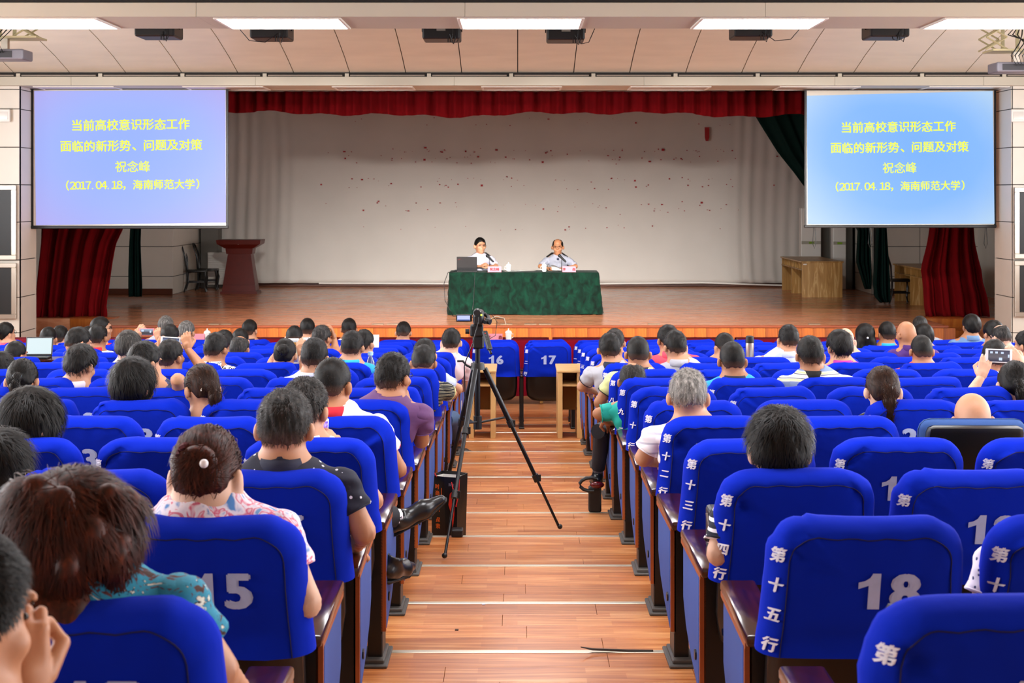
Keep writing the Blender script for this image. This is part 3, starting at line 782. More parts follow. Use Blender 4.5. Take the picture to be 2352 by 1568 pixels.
CL['darkpattern'] = ramp_mat('cloth_darkpattern', [(.3, '1b2036'), (.5, '2a3050'), (.7, '3b4268')], 'vorc', rough=.8, scale=40, bump=.4, bdist=.02)
CL['check'] = ramp_mat('cloth_check', [(0, 'a9abb6'), (.8, '4a5068'), (1, '4a5068')], 'wave', rough=.85, scale=26, wave_dir='X', interp='CONSTANT', bump=.4, bdist=.02)
CL['blackwhite'] = ramp_mat('cloth_blackwhite', [(0, '14151a'), (.55, 'd7d2c4'), (1, 'd7d2c4')], 'vorc', rough=.85, scale=22, interp='CONSTANT')
M_shoe = mat('shoe_leather', '15171a', .3)
M_eye = mat('eye_dark', '0c0908', .2); M_eyew = mat('eye_white', 'd8d2cc', .3); M_lip = mat('lip', '9a5046', .5)
M_glass = mat('glasses_frame', '1a1616', .3, metal=.5)
GLASSES = B().tube([(.034+.022*math.cos(a), .099-.006*abs(math.cos(a)), .012+.016*math.sin(a)) for a in [i*math.pi/7 for i in range(14)]], .0016, 5, closed=True)\
    .tube([(-.034+.022*math.cos(a), .099-.006*abs(math.cos(a)), .012+.016*math.sin(a)) for a in [i*math.pi/7 for i in range(14)]], .0016, 5, closed=True)\
    .tube([(-.013, .099, .014), (0, .102, .017), (.013, .099, .014)], .0016, 5).tube([(.056, .094, .014), (.080, .06, .012), (.083, -.01, .008), (.08, -.025, -.006)], .0016, 5).tube([(-.056, .094, .014), (-.080, .06, .012), (-.083, -.01, .008), (-.08, -.025, -.006)], .0016, 5).me('glasses', True)
EYES = B().ball((.031, .076, .012), .0095, (1.25, .8, .62), 10).ball((-.031, .076, .012), .0095, (1.25, .8, .62), 10).tube([(.014, .089, .031), (.03, .089, .035), (.048, .078, .031)], [.002, .0032, .0015], 5).tube([(-.014, .089, .031), (-.03, .089, .035), (-.048, .078, .031)], [.002, .0032, .0015], 5).me('eyes', True)
MOUTH = B().tube([(-.022, .086, -.052), (-.01, .093, -.049), (0, .094, -.051), (.01, .093, -.049), (.022, .086, -.052)], [.002, .005, .005, .005, .002], 6).me('mouth', True)
EARBUD = None
def rotm(yaw, pitch, roll=0):
    # yaw: to the right of the picture, pitch: chin down
    return (Matrix.Rotation(math.radians(-yaw), 3, 'Z') @ Matrix.Rotation(math.radians(-pitch), 3, 'X') @ Matrix.Rotation(math.radians(roll), 3, 'Y'))
def strands(V, hc, R, n, length, width, seed, flow='down', lift=.002):
    """thin ribbons lying along the hair surface"""
    rg = np.random.default_rng(abs(seed)); hc = np.array(hc); Rn = np.array(R)
    idx = rg.integers(0, len(V), n); P = V[idx]+rg.normal(0, .0012, (n, 3)); nr = P-hc; nr /= np.linalg.norm(nr, axis=1)[:, None]
    crown = Rn @ np.array([.01, -.075, .085]); crown = crown/np.linalg.norm(crown)
    if flow == 'back': tgt = Rn @ np.array([0, -.12, .0]); dirn = tgt-(P-hc)
    else: dirn = (P-hc)-crown*.11+np.array([0, 0, -.03])
    dirn += rg.normal(0, .022, (n, 3)); dirn -= nr*(dirn*nr).sum(1)[:, None]; dirn /= np.linalg.norm(dirn, axis=1)[:, None]+1e-6
    side = np.cross(dirn, nr); L = length*rg.uniform(.6, 1.2, n)[:, None]; w = width*rg.uniform(.6, 1.2, n)[:, None]
    rows_ = []
    for t, ww, lf in ((0, 1, -.0015), (.5, .85, lift), (1, .12, lift*.7)):
        c = P+dirn*L*t+nr*(lf-.35*(L*t)**2/.1); rows_ += [c-side*w*ww/2, c+side*w*ww/2]
    VV = np.stack(rows_, 1).reshape(-1, 3); b0 = np.arange(n)[:, None]*6
    return VV, np.concatenate([b0+np.array([0, 1, 3, 2]), b0+np.array([2, 3, 5, 4])])
def collar_mesh(nb, R, r=.066, h=.042):
    """folded shirt collar: ring round the neck, high at the back, open in front"""
    V = []; n = 28
    for j, (dr, dz) in enumerate(((.004, .012), (.0, h), (.006, h+.004), (.014, h*.75), (.024, -.004), (.018, -.008))):
        row = []
        for i in range(n+1):
            a = math.radians(-70+i*(360-40)/n) ; a = math.radians(110+i*320/n)
            front = max(0, math.sin(a)); x = (r+dr)*math.cos(a); y = (r+dr)*1.02*math.sin(a)
            row.append((nb[0]+x, nb[1]+y-.004, nb[2]+dz-.035*front*front-.004*0))
        V.append(row)
    return grid_mesh('collar', np.array(V))
TR = {}
def person(cx, ytop, n, hair, hc_, shirt, yaw, pitch, label, sk='m', d=None, base=None, collar=None, arms=None, glasses=False, hw=1.0, facing=1, lean=None, trous='trouser', stage=False, roll=0, head_y=.20, sh=0, extra=None, seat=None, sleeve=.55, armrot=None, name='person', big=1.0, hands=None, trz=None):
    """one seated person; the head is put where the seat row and the picture place it"""
    if base is None:
        rd = RD(n); fz = FZ(n)
    else: rd, fz = base
    dd = rd+head_y; X = (cx-1189)*dd/F
    tt = {'bald': .0, 'buzz': .006, 'short': .011, 'crew': .011, 'thick': .022, 'bob': .026, 'long': .022, 'pony': .012, 'bun': .012, 'curly': .035, 'thin': .008}[hair]
    ztop = CZ-(ytop-447)*dd/F-fz
    hz = ztop-(.117+tt)*hw
    near = rd < 7.9
    fine = .0055 if rd < 5.8 else (.007 if rd < 9 else .0105)
    if stage: fine = .0075
    if base is None:
        sx_ = [seat_x(q) for q in range(-2, 36) if not (q in (16, 17) and n > 2)]
        s0 = min(sx_, key=lambda v: abs(v-X)) if seat is None else seat_x(seat)
        px = max(-.32, min(.32, s0-X)); px = px if abs(px) > .04 else px*.5
    else: px = 0
    if lean is not None: px = lean
    hx = 0; hy = head_y
    H = np.array([hx, hy, hz]); R = rotm(yaw, pitch, roll); Rn = np.array(R)
    hp = lambda x, y, z: tuple(H+Rn @ np.array([x*hw, y*hw, z*hw]))
    e = empty(name, (X, rd, fz), label, 'person')
    if facing < 0: e.rotation_euler[2] = math.pi; e.location = (X, rd+2*hy, fz)
    nb = np.array([px*.12, hy-.04, hz-.120*hw+sh*.4]); sm = np.array([px*.25, hy-.02, hz-(.165 if facing > 0 else .19)*hw+sh]); ch = np.array([px*.5, hy+.05, (sm[2]+.50)/2+.04]); pv = np.array([px, hy+.13, .52])
    B_ = big; sw = .168*B_
    twist = math.radians(-(yaw*.25))
    def sh(s): return sm+np.array([s*sw*math.cos(twist), s*sw*math.sin(twist), -.03])
    arms = arms or {}
    A = {}
    for s in (-1, 1):
        a = arms.get('L' if s < 0 else 'R')
        S_ = sh(s)
        if a is None:
            el = S_+np.array([s*.05, .09, -.27]); wr = el+np.array([-s*.12, .20, -.03])
            if wr[2] < .56: wr[2] = .56
            hd = np.array([-s*.5, .8, -.2])
        else:
            el = np.array(a[0]); wr = np.array(a[1]); hd = np.array(a[2]) if len(a) > 2 and a[2] is not None else wr-el
        A[s] = (S_, el, wr, hd, a)
    ext = [np.array(q[i]) for q in A.values() for i in (0, 1, 2)]
    lo = np.min(ext+[pv, np.array([-.2, 0, 0]), H-.16], 0); hi = np.max(ext+[pv, np.array([.2, .85, 0]), H+.17], 0)
    fb = .115*hw
    xs = axis(lo[0]-.12, hi[0]+.12, (-fb, fb), None, (fine, .022)); ys_ = axis(lo[1]-.14, hi[1]+.08, (hy-.125*hw, hy+.13*hw), None, (fine, .024)); zs = axis(-.04, hi[2]+.06, (hz-.16*hw, hz+.135*hw), None, (fine, .024))
    # ---- body, one continuous skin
    g = Grid(xs, ys_, zs)
    g.ell(hp(0, -.012, .025), np.array((.075, .093, .092))*hw, R, .001)
    g.ell(hp(0, -.045, -.02), np.array((.062, .052, .055))*hw, R, .03)
    g.ell(hp(0, .030, -.042), np.array((.058, .062, .078))*hw, R, .03)
    g.ell(hp(0, .062, -.088), np.array((.030, .026, .024))*hw, R, .03)
    for s in (-1, 1):
        g.ell(hp(s*.088, -.016, -.014), np.array((.014, .015, .031))*hw, R, .004); g.ell(hp(s*.078, .0, -.02), np.array((.009, .012, .022))*hw, R, .008)
        g.ell(hp(s*.045, .062, -.022), np.array((.022, .020, .020))*hw, R, .02)
    g.ell(hp(0, .094, -.012), np.array((.011, .015, .022))*hw, R, .012)
    g.ell(hp(0, .086, .038), np.array((.045, .012, .010))*hw, R, .015)
    if fine < .009 or stage:
        for s in (-1, 1): g.ell(hp(s*.031, .098, .012), np.array((.016, .016, .010))*hw, R, .008, op='s')
        g.ell(hp(0, .089, -.05), np.array((.022, .010, .012))*hw, R, .01)
    g.cone(hp(0, -.02, -.05), nb+[0, 0, -.03], .056*hw, .058, .03)
    for s in (-1, 1): g.cone(nb+[0, 0, -.02], A[s][0]+[0, 0, .01], .05, .047, .05)
    g.cone(sm, ch, .10, .115, .06, ys=1.25); g.cone(ch, pv, .115, .13, .06, ys=1.15)
    for s in (-1, 1):
        S_, el, wr, hd, a = A[s]
        g.cone(S_, el, .047, .038, .03); g.cone(el, wr, .039, .026, .012)
        if not (near or a is not None or stage):
            hn = hd/np.linalg.norm(hd); g.cone(wr, wr+hn*.09, .028, .024, .015)
        kn = np.array([px+s*.11, hy+.52, .50]); an = np.array([px+s*.12, hy+.56, .09])
        g.cone(pv+[s*.07, .02, -.02], kn, .078, .056, .04); g.cone(kn, an, .055, .036, .02); g.cone(an+[0, -.02, -.04], an+[0, .12, -.055], .035, .03, .02)
    parts = [g.net()]
    if near or stage or arms:
        for s in (-1, 1):
            S_, el, wr, hd, a = A[s]
            if not (near or stage or a is not None): continue
            back = (0, 0, 1); cu = .6
            if a is not None and len(a) > 3 and a[3] is not None: back = a[3]
            if a is not None and len(a) > 4: cu = a[4]
            parts.append(hand_mesh(wr+hd/np.linalg.norm(hd)*.004, hd, back, s, cu, h=.0038 if rd < 10 else .005))
    V, Q = join(parts)
    link('body', npmesh('body', V, Q), SK[sk], e)
    if not stage and base is None or facing < 0: pass
    # ---- eyes, mouth, glasses ride on the head
    HMx = Matrix.Translation(H.tolist()) @ R.to_4x4() @ Matrix.Diagonal((hw, hw, hw, 1))
    for nm_, me_, mm in (('eyes', EYES, M_eye), ('mouth', MOUTH, M_lip))+((('glasses', GLASSES, M_glass),) if glasses else ()):
        o = link(nm_, me_, mm, e); o.matrix_local = HMx
    # ---- hair
    ha = fine*.95
    low = {'long': .36, 'curly': .22, 'bob': .16, 'pony': .3}.get(hair, .13)
    ghx = (-.15, .15) if hair in ('curly', 'bob', 'long') else (-.12, .12)
    g = Grid(np.arange(ghx[0], ghx[1], ha)*hw, np.arange(-.2 if hair not in ('pony', 'long') else -.26, .13, ha)*hw, np.arange(-low, .17, ha)*hw)
    sk_r = np.array((.075, .093, .092)); cen = (0, -.013, .027)
    if hair != 'bald':
        g.ell(np.array(cen)*hw, (sk_r+tt)*hw, None, .001)
        if hair in ('thick', 'bob', 'long'): g.ell(np.array((0, -.03, .04))*hw, np.array((.087, .09, .09))*hw, None, .03); g.ell(np.array((0, -.03, -.02))*hw, np.array((.084+tt*.3, .078+tt*.3, .06))*hw, None, .03)
        if hair in ('crew', 'short', 'thin', 'buzz', 'thick', 'pony', 'bun'): g.ell(np.array((0, -.045, -.02))*hw, (np.array((.062, .052, .055))+min(tt, .006))*hw, None, .03)
        hl = {'buzz': -.052, 'short': -.056, 'crew': -.058, 'thick': -.066, 'thin': -.055, 'bob': -.135, 'long': -.2, 'pony': -.06, 'bun': -.055, 'curly': -.16}[hair]
        if hair in ('bob', 'long', 'curly'): tab = [(-.3, hl), (-.03, hl), (.045, -.10 if hair != 'bob' else -.085), (.055, .055), (.3, .07)]
        elif hair == 'thick': tab = [(-.3, hl), (-.08, hl), (-.035, -.045), (-.01, -.012), (.03, -.0), (.05, .02), (.062, .06), (.3, .08)]
        else: tab = [(-.3, hl), (-.08, hl), (-.035, -.04), (-.005, .0), (.03, .015), (.05, .045), (.07, .068), (.3, .09)]
        if hair == 'thick' and facing < 0: tab = [(-.3, hl), (-.05, hl), (.0, .0), (.04, .02), (.065, .05), (.085, .062), (.3, .075)]
        X_, Y_, Z_ = np.meshgrid(g.xs/hw, g.ys/hw, g.zs/hw, indexing='ij', sparse=True)
        Lz = np.interp(Y_, [t[0] for t in tab], [t[1] for t in tab])
        if hair in ('crew', 'short', 'thin', 'buzz', 'thick', 'pony', 'bun'):      # the sides thin out towards the ears
            tz = np.clip((Z_+.03)/.08, 0, 1)*(tt+.004)+.0005; az = np.clip((Y_+.075)/.03, 0, 1)
            wx = .0755*np.sqrt(np.clip(1-((Z_-.025)/.094)**2, .25, 1))+tz
            g.F = np.maximum(g.F, np.where(Z_ < .04, (np.abs(X_)-wx)*hw*.9-(1-az)*.02, -1).astype(np.float32))
        pz = (int(cx)*37 % 100)*.0628; rid = .0035*np.sin(X_*150+Z_*25+pz)+.003*np.sin(X_*61-Y_*97+pz)
        g.F = np.maximum(g.F, (Lz-Z_+rid)*.8*hw)
        if hair not in ('bald', 'buzz', 'curly'):      # uneven locks
            g.F = g.F+(.0022*np.sin(X_*95+Y_*40+pz)*np.sin(Y_*88-Z_*50+2*pz)+.0018*np.sin(X_*190+Z_*60+pz)*np.sin(Y_*150+pz)).astype(np.float32)
        if hair == 'thin': # receded: bare crown
            cr = np.sqrt((X_/.058)**2+((Y_-.015)/.09)**2)-1
            g.F = np.maximum(g.F, np.where(Z_ > .04, -cr*.05, -1).astype(np.float32))
    else:
        g.ell(np.array(cen)*hw, (sk_r+.0035)*hw, None, .001)
        X_, Y_, Z_ = np.meshgrid(g.xs/hw, g.ys/hw, g.zs/hw, indexing='ij', sparse=True)
        g.F = np.maximum(g.F, np.maximum(Z_+.03+Y_*.25, np.interp(Y_, [-.3, -.08, -.035, .0, .02], [-.06, -.06, -.04, 0, .05])-Z_))
    if hair == 'pony':
        g.ell((0, -.112*hw, .0), (.022*hw, .022*hw, .02*hw), None, .015)
        g.cone((0, -.12*hw, .0), (.0, -.155*hw, -.07*hw), .02, .03, .02); g.cone((.0, -.155*hw, -.07*hw), (.0, -.13*hw, -.2*hw), .03, .012, .02)
    if hair == 'bun':
        for i in range(9):
            a = i*.7; g.ell((.012+.022*math.cos(a), -.118-.008*(i % 2), .035+.024*math.sin(a)), (.026, .024, .02), None, .006)
        g.ell((.012, -.135, .035), (.022, .02, .022), None, .008)
    if hair in ('long',):
        for x_ in (-.06, 0, .06): g.cone((x_, -.07, -.05), (x_*1.15, -.10, -.3), .045, .035, .03)
    if hair == 'curly':
        rr_ = random.Random(5)
        for i in range(70):
            a = rr_.uniform(0, 2*math.pi); zz = rr_.uniform(-.17, .10); fr = 1.0+.12*(zz < -.02)-.15*(zz > .07)
            if math.sin(a) > .35 and zz < .06: continue
            wv = 1 if zz > -.05 else .9
            g.ell((.112*fr*wv*math.cos(a), -.018+.118*fr*wv*math.sin(a), zz), (rr_.uniform(.02, .034),)*2+(rr_.uniform(.022, .04),), None, .018)
        g.ell((0, -.07, -.09), (.085, .06, .09), None, .04)
    Vh, Qh = g.net()
    if len(Vh):
        Vh = Vh.astype(np.float64)
        ph = Vh/hw
        Vh = H+(Rn @ Vh.T).T
        hp_ = [(Vh, Qh)]
        if hair != 'bald':
            cnt = 9000 if rd < 3.9 else (3200 if rd < 5.8 else (1700 if rd < 8 else (900 if rd < 10 else (450 if rd < 14 else 0))))
            if hair == 'buzz': cnt //= 2
            if cnt:
                L_ = {'buzz': .008, 'short': .020, 'crew': .018, 'thick': .045, 'bob': .07, 'long': .09, 'pony': .06, 'bun': .06, 'curly': .08, 'thin': .018}[hair]
                hp_.append(strands(Vh, H, R, cnt, L_, .0030 if hair not in ('buzz', 'crew') else .0020, int(cx), 'back' if hair in ('pony', 'bun') else 'down', lift=.0035))
        Vh2, Qh2 = join(hp_)
        o = link('hair', npmesh('hair', Vh2, Qh2), HM.get(hc_+'f', HM[hc_]) if hair in ('crew', 'buzz', 'short', 'thin') else HM[hc_], e)
    # ---- shirt
    g = Grid(axis(lo[0]-.12, hi[0]+.12, (-.26, .26), None, (.012 if near else .018, .022)), axis(lo[1]-.14, hi[1]+.08, (hy-.16, hy+.14), None, (.012 if near else .018, .024)), axis(.36, sm[2]+.14, (sm[2]-.2, sm[2]+.1), None, (.012 if near else .018, .024)))
    g.cone(sm+[0, .0, -.03], ch, .126*B_, .142*B_, .05, ys=1.22); g.cone(ch, pv+[0, -.01, -.02], .142*B_, .152*B_, .05, ys=1.12)
    for s in (-1, 1):
        g.cone(nb+[0, 0, -.045], A[s][0]+[0, 0, .004], .055, .06, .05)
        g.ell(sm+np.array([s*.08, -.05, -.09]), (.08*B_, .05, .10), None, .05)
    X_, Y_, Z_ = np.meshgrid(g.xs, g.ys, g.zs, indexing='ij', sparse=True)
    rs = random.Random(int(cx)); ph1, ph2 = rs.uniform(0, 6), rs.uniform(0, 6)
    body_wr = .006*np.sin(Z_*38+X_*24+ph1+2*np.sin(X_*9))*np.sin(X_*13+ph2)+.004*np.sin(Z_*64-X_*46+ph2)*np.sin(X_*11+ph1+Z_*6)
    g.F = g.F+body_wr.astype(np.float32)
    g.F = np.maximum(g.F, (.40-Z_)); 
    # neck opening
    g.cone(nb+[0, .0, -.03], nb+[0, .005, .12], .050, .066, .004, op='s')
    sl = [g.net()]
    for s in (-1, 1):
        S_, el, wr, hd, a = A[s]
        f = sleeve; dv = (el-S_); L = np.linalg.norm(dv); dv /= L; end = S_+dv*L*f
        full = sleeve > 1
        l_ = np.minimum(S_, el)-.1; h_ = np.maximum(S_, el)+.1
        if full: l_ = np.minimum(l_, wr-.06); h_ = np.maximum(h_, wr+.06)
        st_ = .009 if near else .015
        q = Grid(*[np.arange(l_[i], h_[i], st_) for i in range(3)])
        if full:
            q.cone(S_, el, .062*B_, .052, .02); q.cone(el, wr, .053, .038, .02); dv2 = (wr-el)/np.linalg.norm(wr-el); q.plane(wr-dv2*.01, dv2)
        else:
            q.cone(S_, el+dv*.05, .058*B_, .057, .02)
            x1, y1, z1 = np.meshgrid(q.xs, q.ys, q.zs, indexing='ij', sparse=True)
            q.F = q.F+(.0045*np.sin(z1*62+x1*48+ph1+1.5*np.sin(y1*20))*np.sin(z1*23-x1*31+ph2)+.002*np.sin(z1*120+y1*60)).astype(np.float32)
            q.plane(end, dv)
        sl.append(q.net())
        if not full and rd < 20:
            bd = B(); ax_ = Vector(dv.tolist()); 
            u = ax_.orthogonal().normalized(); v_ = ax_.cross(u)
            rr_ = .0575*(1+(B_-1)*.5)
            bd.tube([Vector(end.tolist())-ax_*.003+(u*math.cos(t)+v_*math.sin(t))*rr_ for t in [i*2*math.pi/18 for i in range(18)]], .0035, 5, closed=True)
            cuff = (extra or {}).get('cuff', shirt)
            link('cuff', bd.me('cuff', True), CL[cuff], e)
    V, Q = join(sl)
    link('shirt', npmesh('shirt', V, Q), CL[shirt], e)
    if collar is not False:
        link('collar', collar_mesh(nb+np.array([0, 0, -.012]), R), CL[collar or shirt], e)
    # ---- trousers and shoes (coarse: mostly behind the seats)
    if not stage:
        g = Grid(np.arange(px-.26, px+.26, .026), np.arange(hy-.02, hy+.68, .026), np.arange(.10, .66, .026))
        for s in (-1, 1):
            kn = np.array([px+s*.11, hy+.52, .50]); an = np.array([px+s*.12, hy+.56, .09])
            g.cone(pv+[s*.07, .02, -.02], kn, .092, .070, .03); g.cone(kn, an, .068, .055, .02)
        g.plane((0, 0, .115), (0, 0, -1))
        V, Q = g.net(); link('trousers', npmesh('trousers', V, Q), CL[trous], e)
        sho = B()
        for s in (-1, 1): sho.ball((px+s*.12, hy+.61, .045), .05, (.85, 2.3, .85), 10)
        sho.obj('shoes', M_shoe, e, smooth=True)
    return e, H, R, A, (X, rd, fz)
# ================================================================ stage furnishing
M_back = mat('backdrop_cloth', 'cfcbc4', .9, bump=.3, bscale=3, bdist=.01, var=.04, vscale=.8)
M_vel = mat('red_velvet', '66040a', .9, bump=.3, bscale=60, sheen=0, spec=.1, var=.12, vscale=4)
M_velg = mat('green_velvet', '09221e', .8, bump=.3, bscale=60, sheen=0, spec=.1, var=.15, vscale=4)
M_clothg = ramp_mat('green_tablecloth', [(.3, '021009'), (.5, '042217'), (.8, '083826')], 'noise', rough=.85, scale=9, stretch=(1, 1, .6), spec=.15, sheen=.03, dist=.8, detail=6, bump=.9, bdist=.03)
M_red = mat('red_paper', '9e1218', .7)
M_oak = ramp_mat('desk_oak', [(.3, '9c7238'), (.55, 'b58a4c'), (.62, 'd0ad74'), (.7, 'b58a4c')], 'noise', rough=.35, scale=2.2, stretch=(5, 5, .5), dist=1.5, detail=3)
M_mah = mat('mahogany', '58140a', .4, var=.1, vscale=8, spec=.3)
M_chair = mat('chair_black_wood', '0e0a0a', .35)
def sheet(name, x0, x1, y, z0, z1, nx, nz, fn, m, label, cat, thick=.01, **k):
    xs = np.linspace(x0, x1, nx); zs = np.linspace(z0, z1, nz)
    V = np.array([[fn(x, z) for x in xs] for z in zs])
    me = grid_mesh(name, V)
    o = link(name, me, m, None, label, cat, **k)
    md = o.modifiers.new('thickness', 'SOLIDIFY'); md.thickness = thick
    return o
def bd_fn(x, z):
    y = 33.85; s = 0
    for c, w, a in ((-6.3, .5, .10), (-5.6, .35, .07), (5.35, .22, .10), (5.9, .3, .06), (6.45, .25, .06)):
        s += a*.45*math.exp(-((x-c)/w)**2)*math.sin((x-c)*22+.9*math.sin(z*1.2+c))*(.4+.6*min(1, (5.2-z)/4))
    low = max(0, 1-(z-STZ)/1.0)
    s += .02*math.sin(x*5.3+z*2)*low+.025*low*math.sin(x*11+z*7)*math.exp(-((abs(x)-5.7)/.9)**2)
    s += .006*math.sin(x*1.9)
    return (x, y-s-.03, z)
sheet('backdrop', -6.95, 6.72, 33.9, STZ+.09, 5.5, 300, 50, bd_fn, M_back, 'large grey white cloth backdrop across the rear of the stage', 'backdrop')
# rails along the foot of the backdrop
B().tube([(-4.6, 33.55, STZ+.10), (-1.3, 33.6, STZ+.085)], .018, 8).obj('floor_pipe', M_white, label='long thin white pipe lying along the foot of the backdrop, left', cat='pipe', smooth=True)
B().tube([(1.7, 33.55, STZ+.085), (4.3, 33.6, STZ+.11), (6.2, 33.5, STZ+.05)], .018, 8).obj('floor_pipe', M_white, label='long thin white pipe lying along the foot of the backdrop, right', cat='pipe', smooth=True)
# scraps of red paper still stuck on the backdrop
rs = random.Random(3); b = B()
for i in range(230):
    band = rs.choice((273, 285, 345, 346, 347, 360, 364, 365, 372, 411, 412, 425, 430, 468, 472, 484, 523)); px = rs.uniform(780, 1700) if rs.random() < .85 else rs.uniform(700, 1800)
    p = at(px, band+rs.gauss(0, 3), 33.78); s = abs(rs.gauss(0, .009))+.006; t = s*rs.uniform(.4, .9)
    b.box(p.x-s, p.x+s, 33.77, 33.80, p.z-t, p.z+t)
o = b.obj('paper_scrap', M_red, label='tiny scraps of red paper scattered over the grey backdrop', cat='paper', kind='stuff')
p = at(1624, 308, 33.7)
B().prism([(p.x-.055, p.z+.16), (p.x+.055, p.z+.16), (p.x+.055, p.z-.08), (p.x+.03, p.z-.16), (p.x-.03, p.z-.16), (p.x-.05, p.z-.08)], 'y', 33.70, 33.71).obj('red_paper', M_red, label='single red paper tag stuck on the right of the backdrop', cat='paper')
# valance
def val_fn(x, z):
    u = (z-(CZ+1.385))/(1.75-1.385)
    zb = .03*math.sin(x*1.1)+.018*math.sin(x*7)+.02*math.sin(x*2.7+1)
    a = .045*math.sin(x*23+2*math.sin(x*1.3))+.03*math.sin(x*41+1.5*math.sin(x*2.1))
    return (x, 25.0+a, z+zb*(1-u))
sheet('valance', -7.75, 7.68, 25, CZ+1.385, CZ+1.78, 900, 6, val_fn, M_vel, 'dark red pleated velvet valance hanging along the top of the stage', 'valance')
def drape(name, prof, d, m, label, pleat=24, amp=.05, nx=110, foot=0):
    """prof: list of (py, px_left, px_right) at depth d"""
    prof = sorted(prof); V = []
    ys_ = np.linspace(prof[0][0], prof[-1][0], 46)
    for py in ys_:
        L = np.interp(py, [p[0] for p in prof], [p[1] for p in prof]); R_ = np.interp(py, [p[0] for p in prof], [p[2] for p in prof]); row = []
        for i in range(nx):
            u = i/(nx-1); ph = u*pleat
            px = L+(R_-L)*(u+.012*math.sin(ph*2+py*.012)); a = amp*(math.sin(ph*1.0+py*.004)+.5*math.sin(ph*2.3+1+py*.01))+ (foot*math.sin(ph*3)*max(0, (py-700)/30))
            q = at(px, py, d); row.append((q.x, d+a, q.z))
        V.append(row)
    o = link(name, grid_mesh(name, np.array(V)), m, None, label, 'curtain')
    md = o.modifiers.new('thickness', 'SOLIDIFY'); md.thickness = .012
    return o
drape('stage_curtain', [(130, 84, 330), (447, 92, 300), (523, 93, 288), (560, 91, 270), (600, 88, 262), (650, 84, 254), (700, 81, 246), (725, 80, 247), (729, 79, 246)], 25.5, M_vel, 'dark red velvet stage curtain on the left below the screen', 34, .06, 160, .03)
drape('stage_curtain', [(130, 2100, 2262), (447, 2134, 2236), (523, 2137, 2236), (560, 2131, 2238), (600, 2120, 2247), (618, 2116, 2252), (650, 2121, 2256), (680, 2123, 2266), (705, 2124, 2270), (727, 2128, 2273)], 25.5, M_vel, 'dark red velvet stage curtain on the right below the screen', 26, .07, 150, .03)
drape('green_curtain', [(117, 280, 520), (400, 290, 400), (500, 300, 325), (560, 297, 323), (620, 295, 326), (660, 295, 328), (681, 296, 327)], 29, M_velg, 'narrow dark green curtain bunched beside the left stage wall', 14, .05, 60)
drape('green_curtain', [(117, 1700, 2010), (230, 1712, 2010), (262, 1733, 2005), (300, 1757, 2003), (350, 1789, 2002), (400, 1829, 2000), (430, 1850, 2000), (480, 1905, 1997), (522, 1971, 1996), (600, 1967, 1999), (618, 1973, 2000), (645, 1982, 2000), (663, 1988, 1999)], 30, M_velg, 'dark green curtain pulled aside behind the right screen', 22, .05, 110)
drape('green_curtain', [(100, 1990, 2080), (522, 2013, 2036), (600, 2009, 2042), (650, 2006, 2045), (680, 2010, 2045), (694, 2022, 2044)], 28.4, M_velg, 'long dark green curtain hanging to the floor on the right', 14, .05, 60)

# projection screens
def screen_mat(name, c0, c1, c2):
    m = bpy.data.materials.new(name); m.use_nodes = True; t = NT(m); b = t.n['Principled BSDF']; b.inputs['Base Color'].default_value = (.02, .02, .02, 1); b.inputs['Roughness'].default_value = .8
    tc = t.add('ShaderNodeTexCoord'); mp = t.add('ShaderNodeMapping'); mp.inputs['Location'].default_value = (-.5, -.5, -.5); t.ln(tc.outputs['Generated'], mp.inputs[0])
    sp = t.add('ShaderNodeSeparateXYZ'); t.ln(mp.outputs[0], sp.inputs[0])
    x2 = t.add('ShaderNodeMath', operation='POWER'); x2.inputs[1].default_value = 2; ax = t.add('ShaderNodeMath', operation='ABSOLUTE'); t.ln(sp.outputs[0], ax.inputs[0]); t.ln(ax.outputs[0], x2.inputs[0])
    z2 = t.add('ShaderNodeMath', operation='POWER'); z2.inputs[1].default_value = 2; az = t.add('ShaderNodeMath', operation='ABSOLUTE'); t.ln(sp.outputs[2], az.inputs[0]); t.ln(az.outputs[0], z2.inputs[0])
    ad = t.add('ShaderNodeMath', operation='ADD'); t.ln(x2.outputs[0], ad.inputs[0]); t.ln(z2.outputs[0], ad.inputs[1])
    n = t.add('ShaderNodeTexNoise'); n.inputs['Scale'].default_value = 1.6; t.ln(tc.outputs['Generated'], n.inputs['Vector'])
    a2 = t.add('ShaderNodeMath', operation='MULTIPLY_ADD'); a2.inputs[1].default_value = .16; t.ln(n.outputs[0], a2.inputs[0]); t.ln(ad.outputs[0], a2.inputs[2])
    r = t.add('ShaderNodeValToRGB'); e = r.color_ramp.elements; e[0].position = .06; e[0].color = lin(c0); e[1].position = .52; e[1].color = lin(c2); q = e.new(.24); q.color = lin(c1)
    t.ln(a2.outputs[0], r.inputs[0]); t.ln(r.outputs[0], b.inputs['Emission Color']); b.inputs['Emission Strength'].default_value = .9
    return m
M_scrL = screen_mat('projected_slide_left', '96b4ff', 'a0b6ff', 'b3b0f6'); M_scrR = screen_mat('projected_slide_right', '78b4fb', '82baff', 'b5d6f8')
M_txt = mat('projected_text', '202010', .8, emit=1.0, ecol='f4ff40')
M_scrfab = mat('screen_fabric', 'ddd6c6', .8)
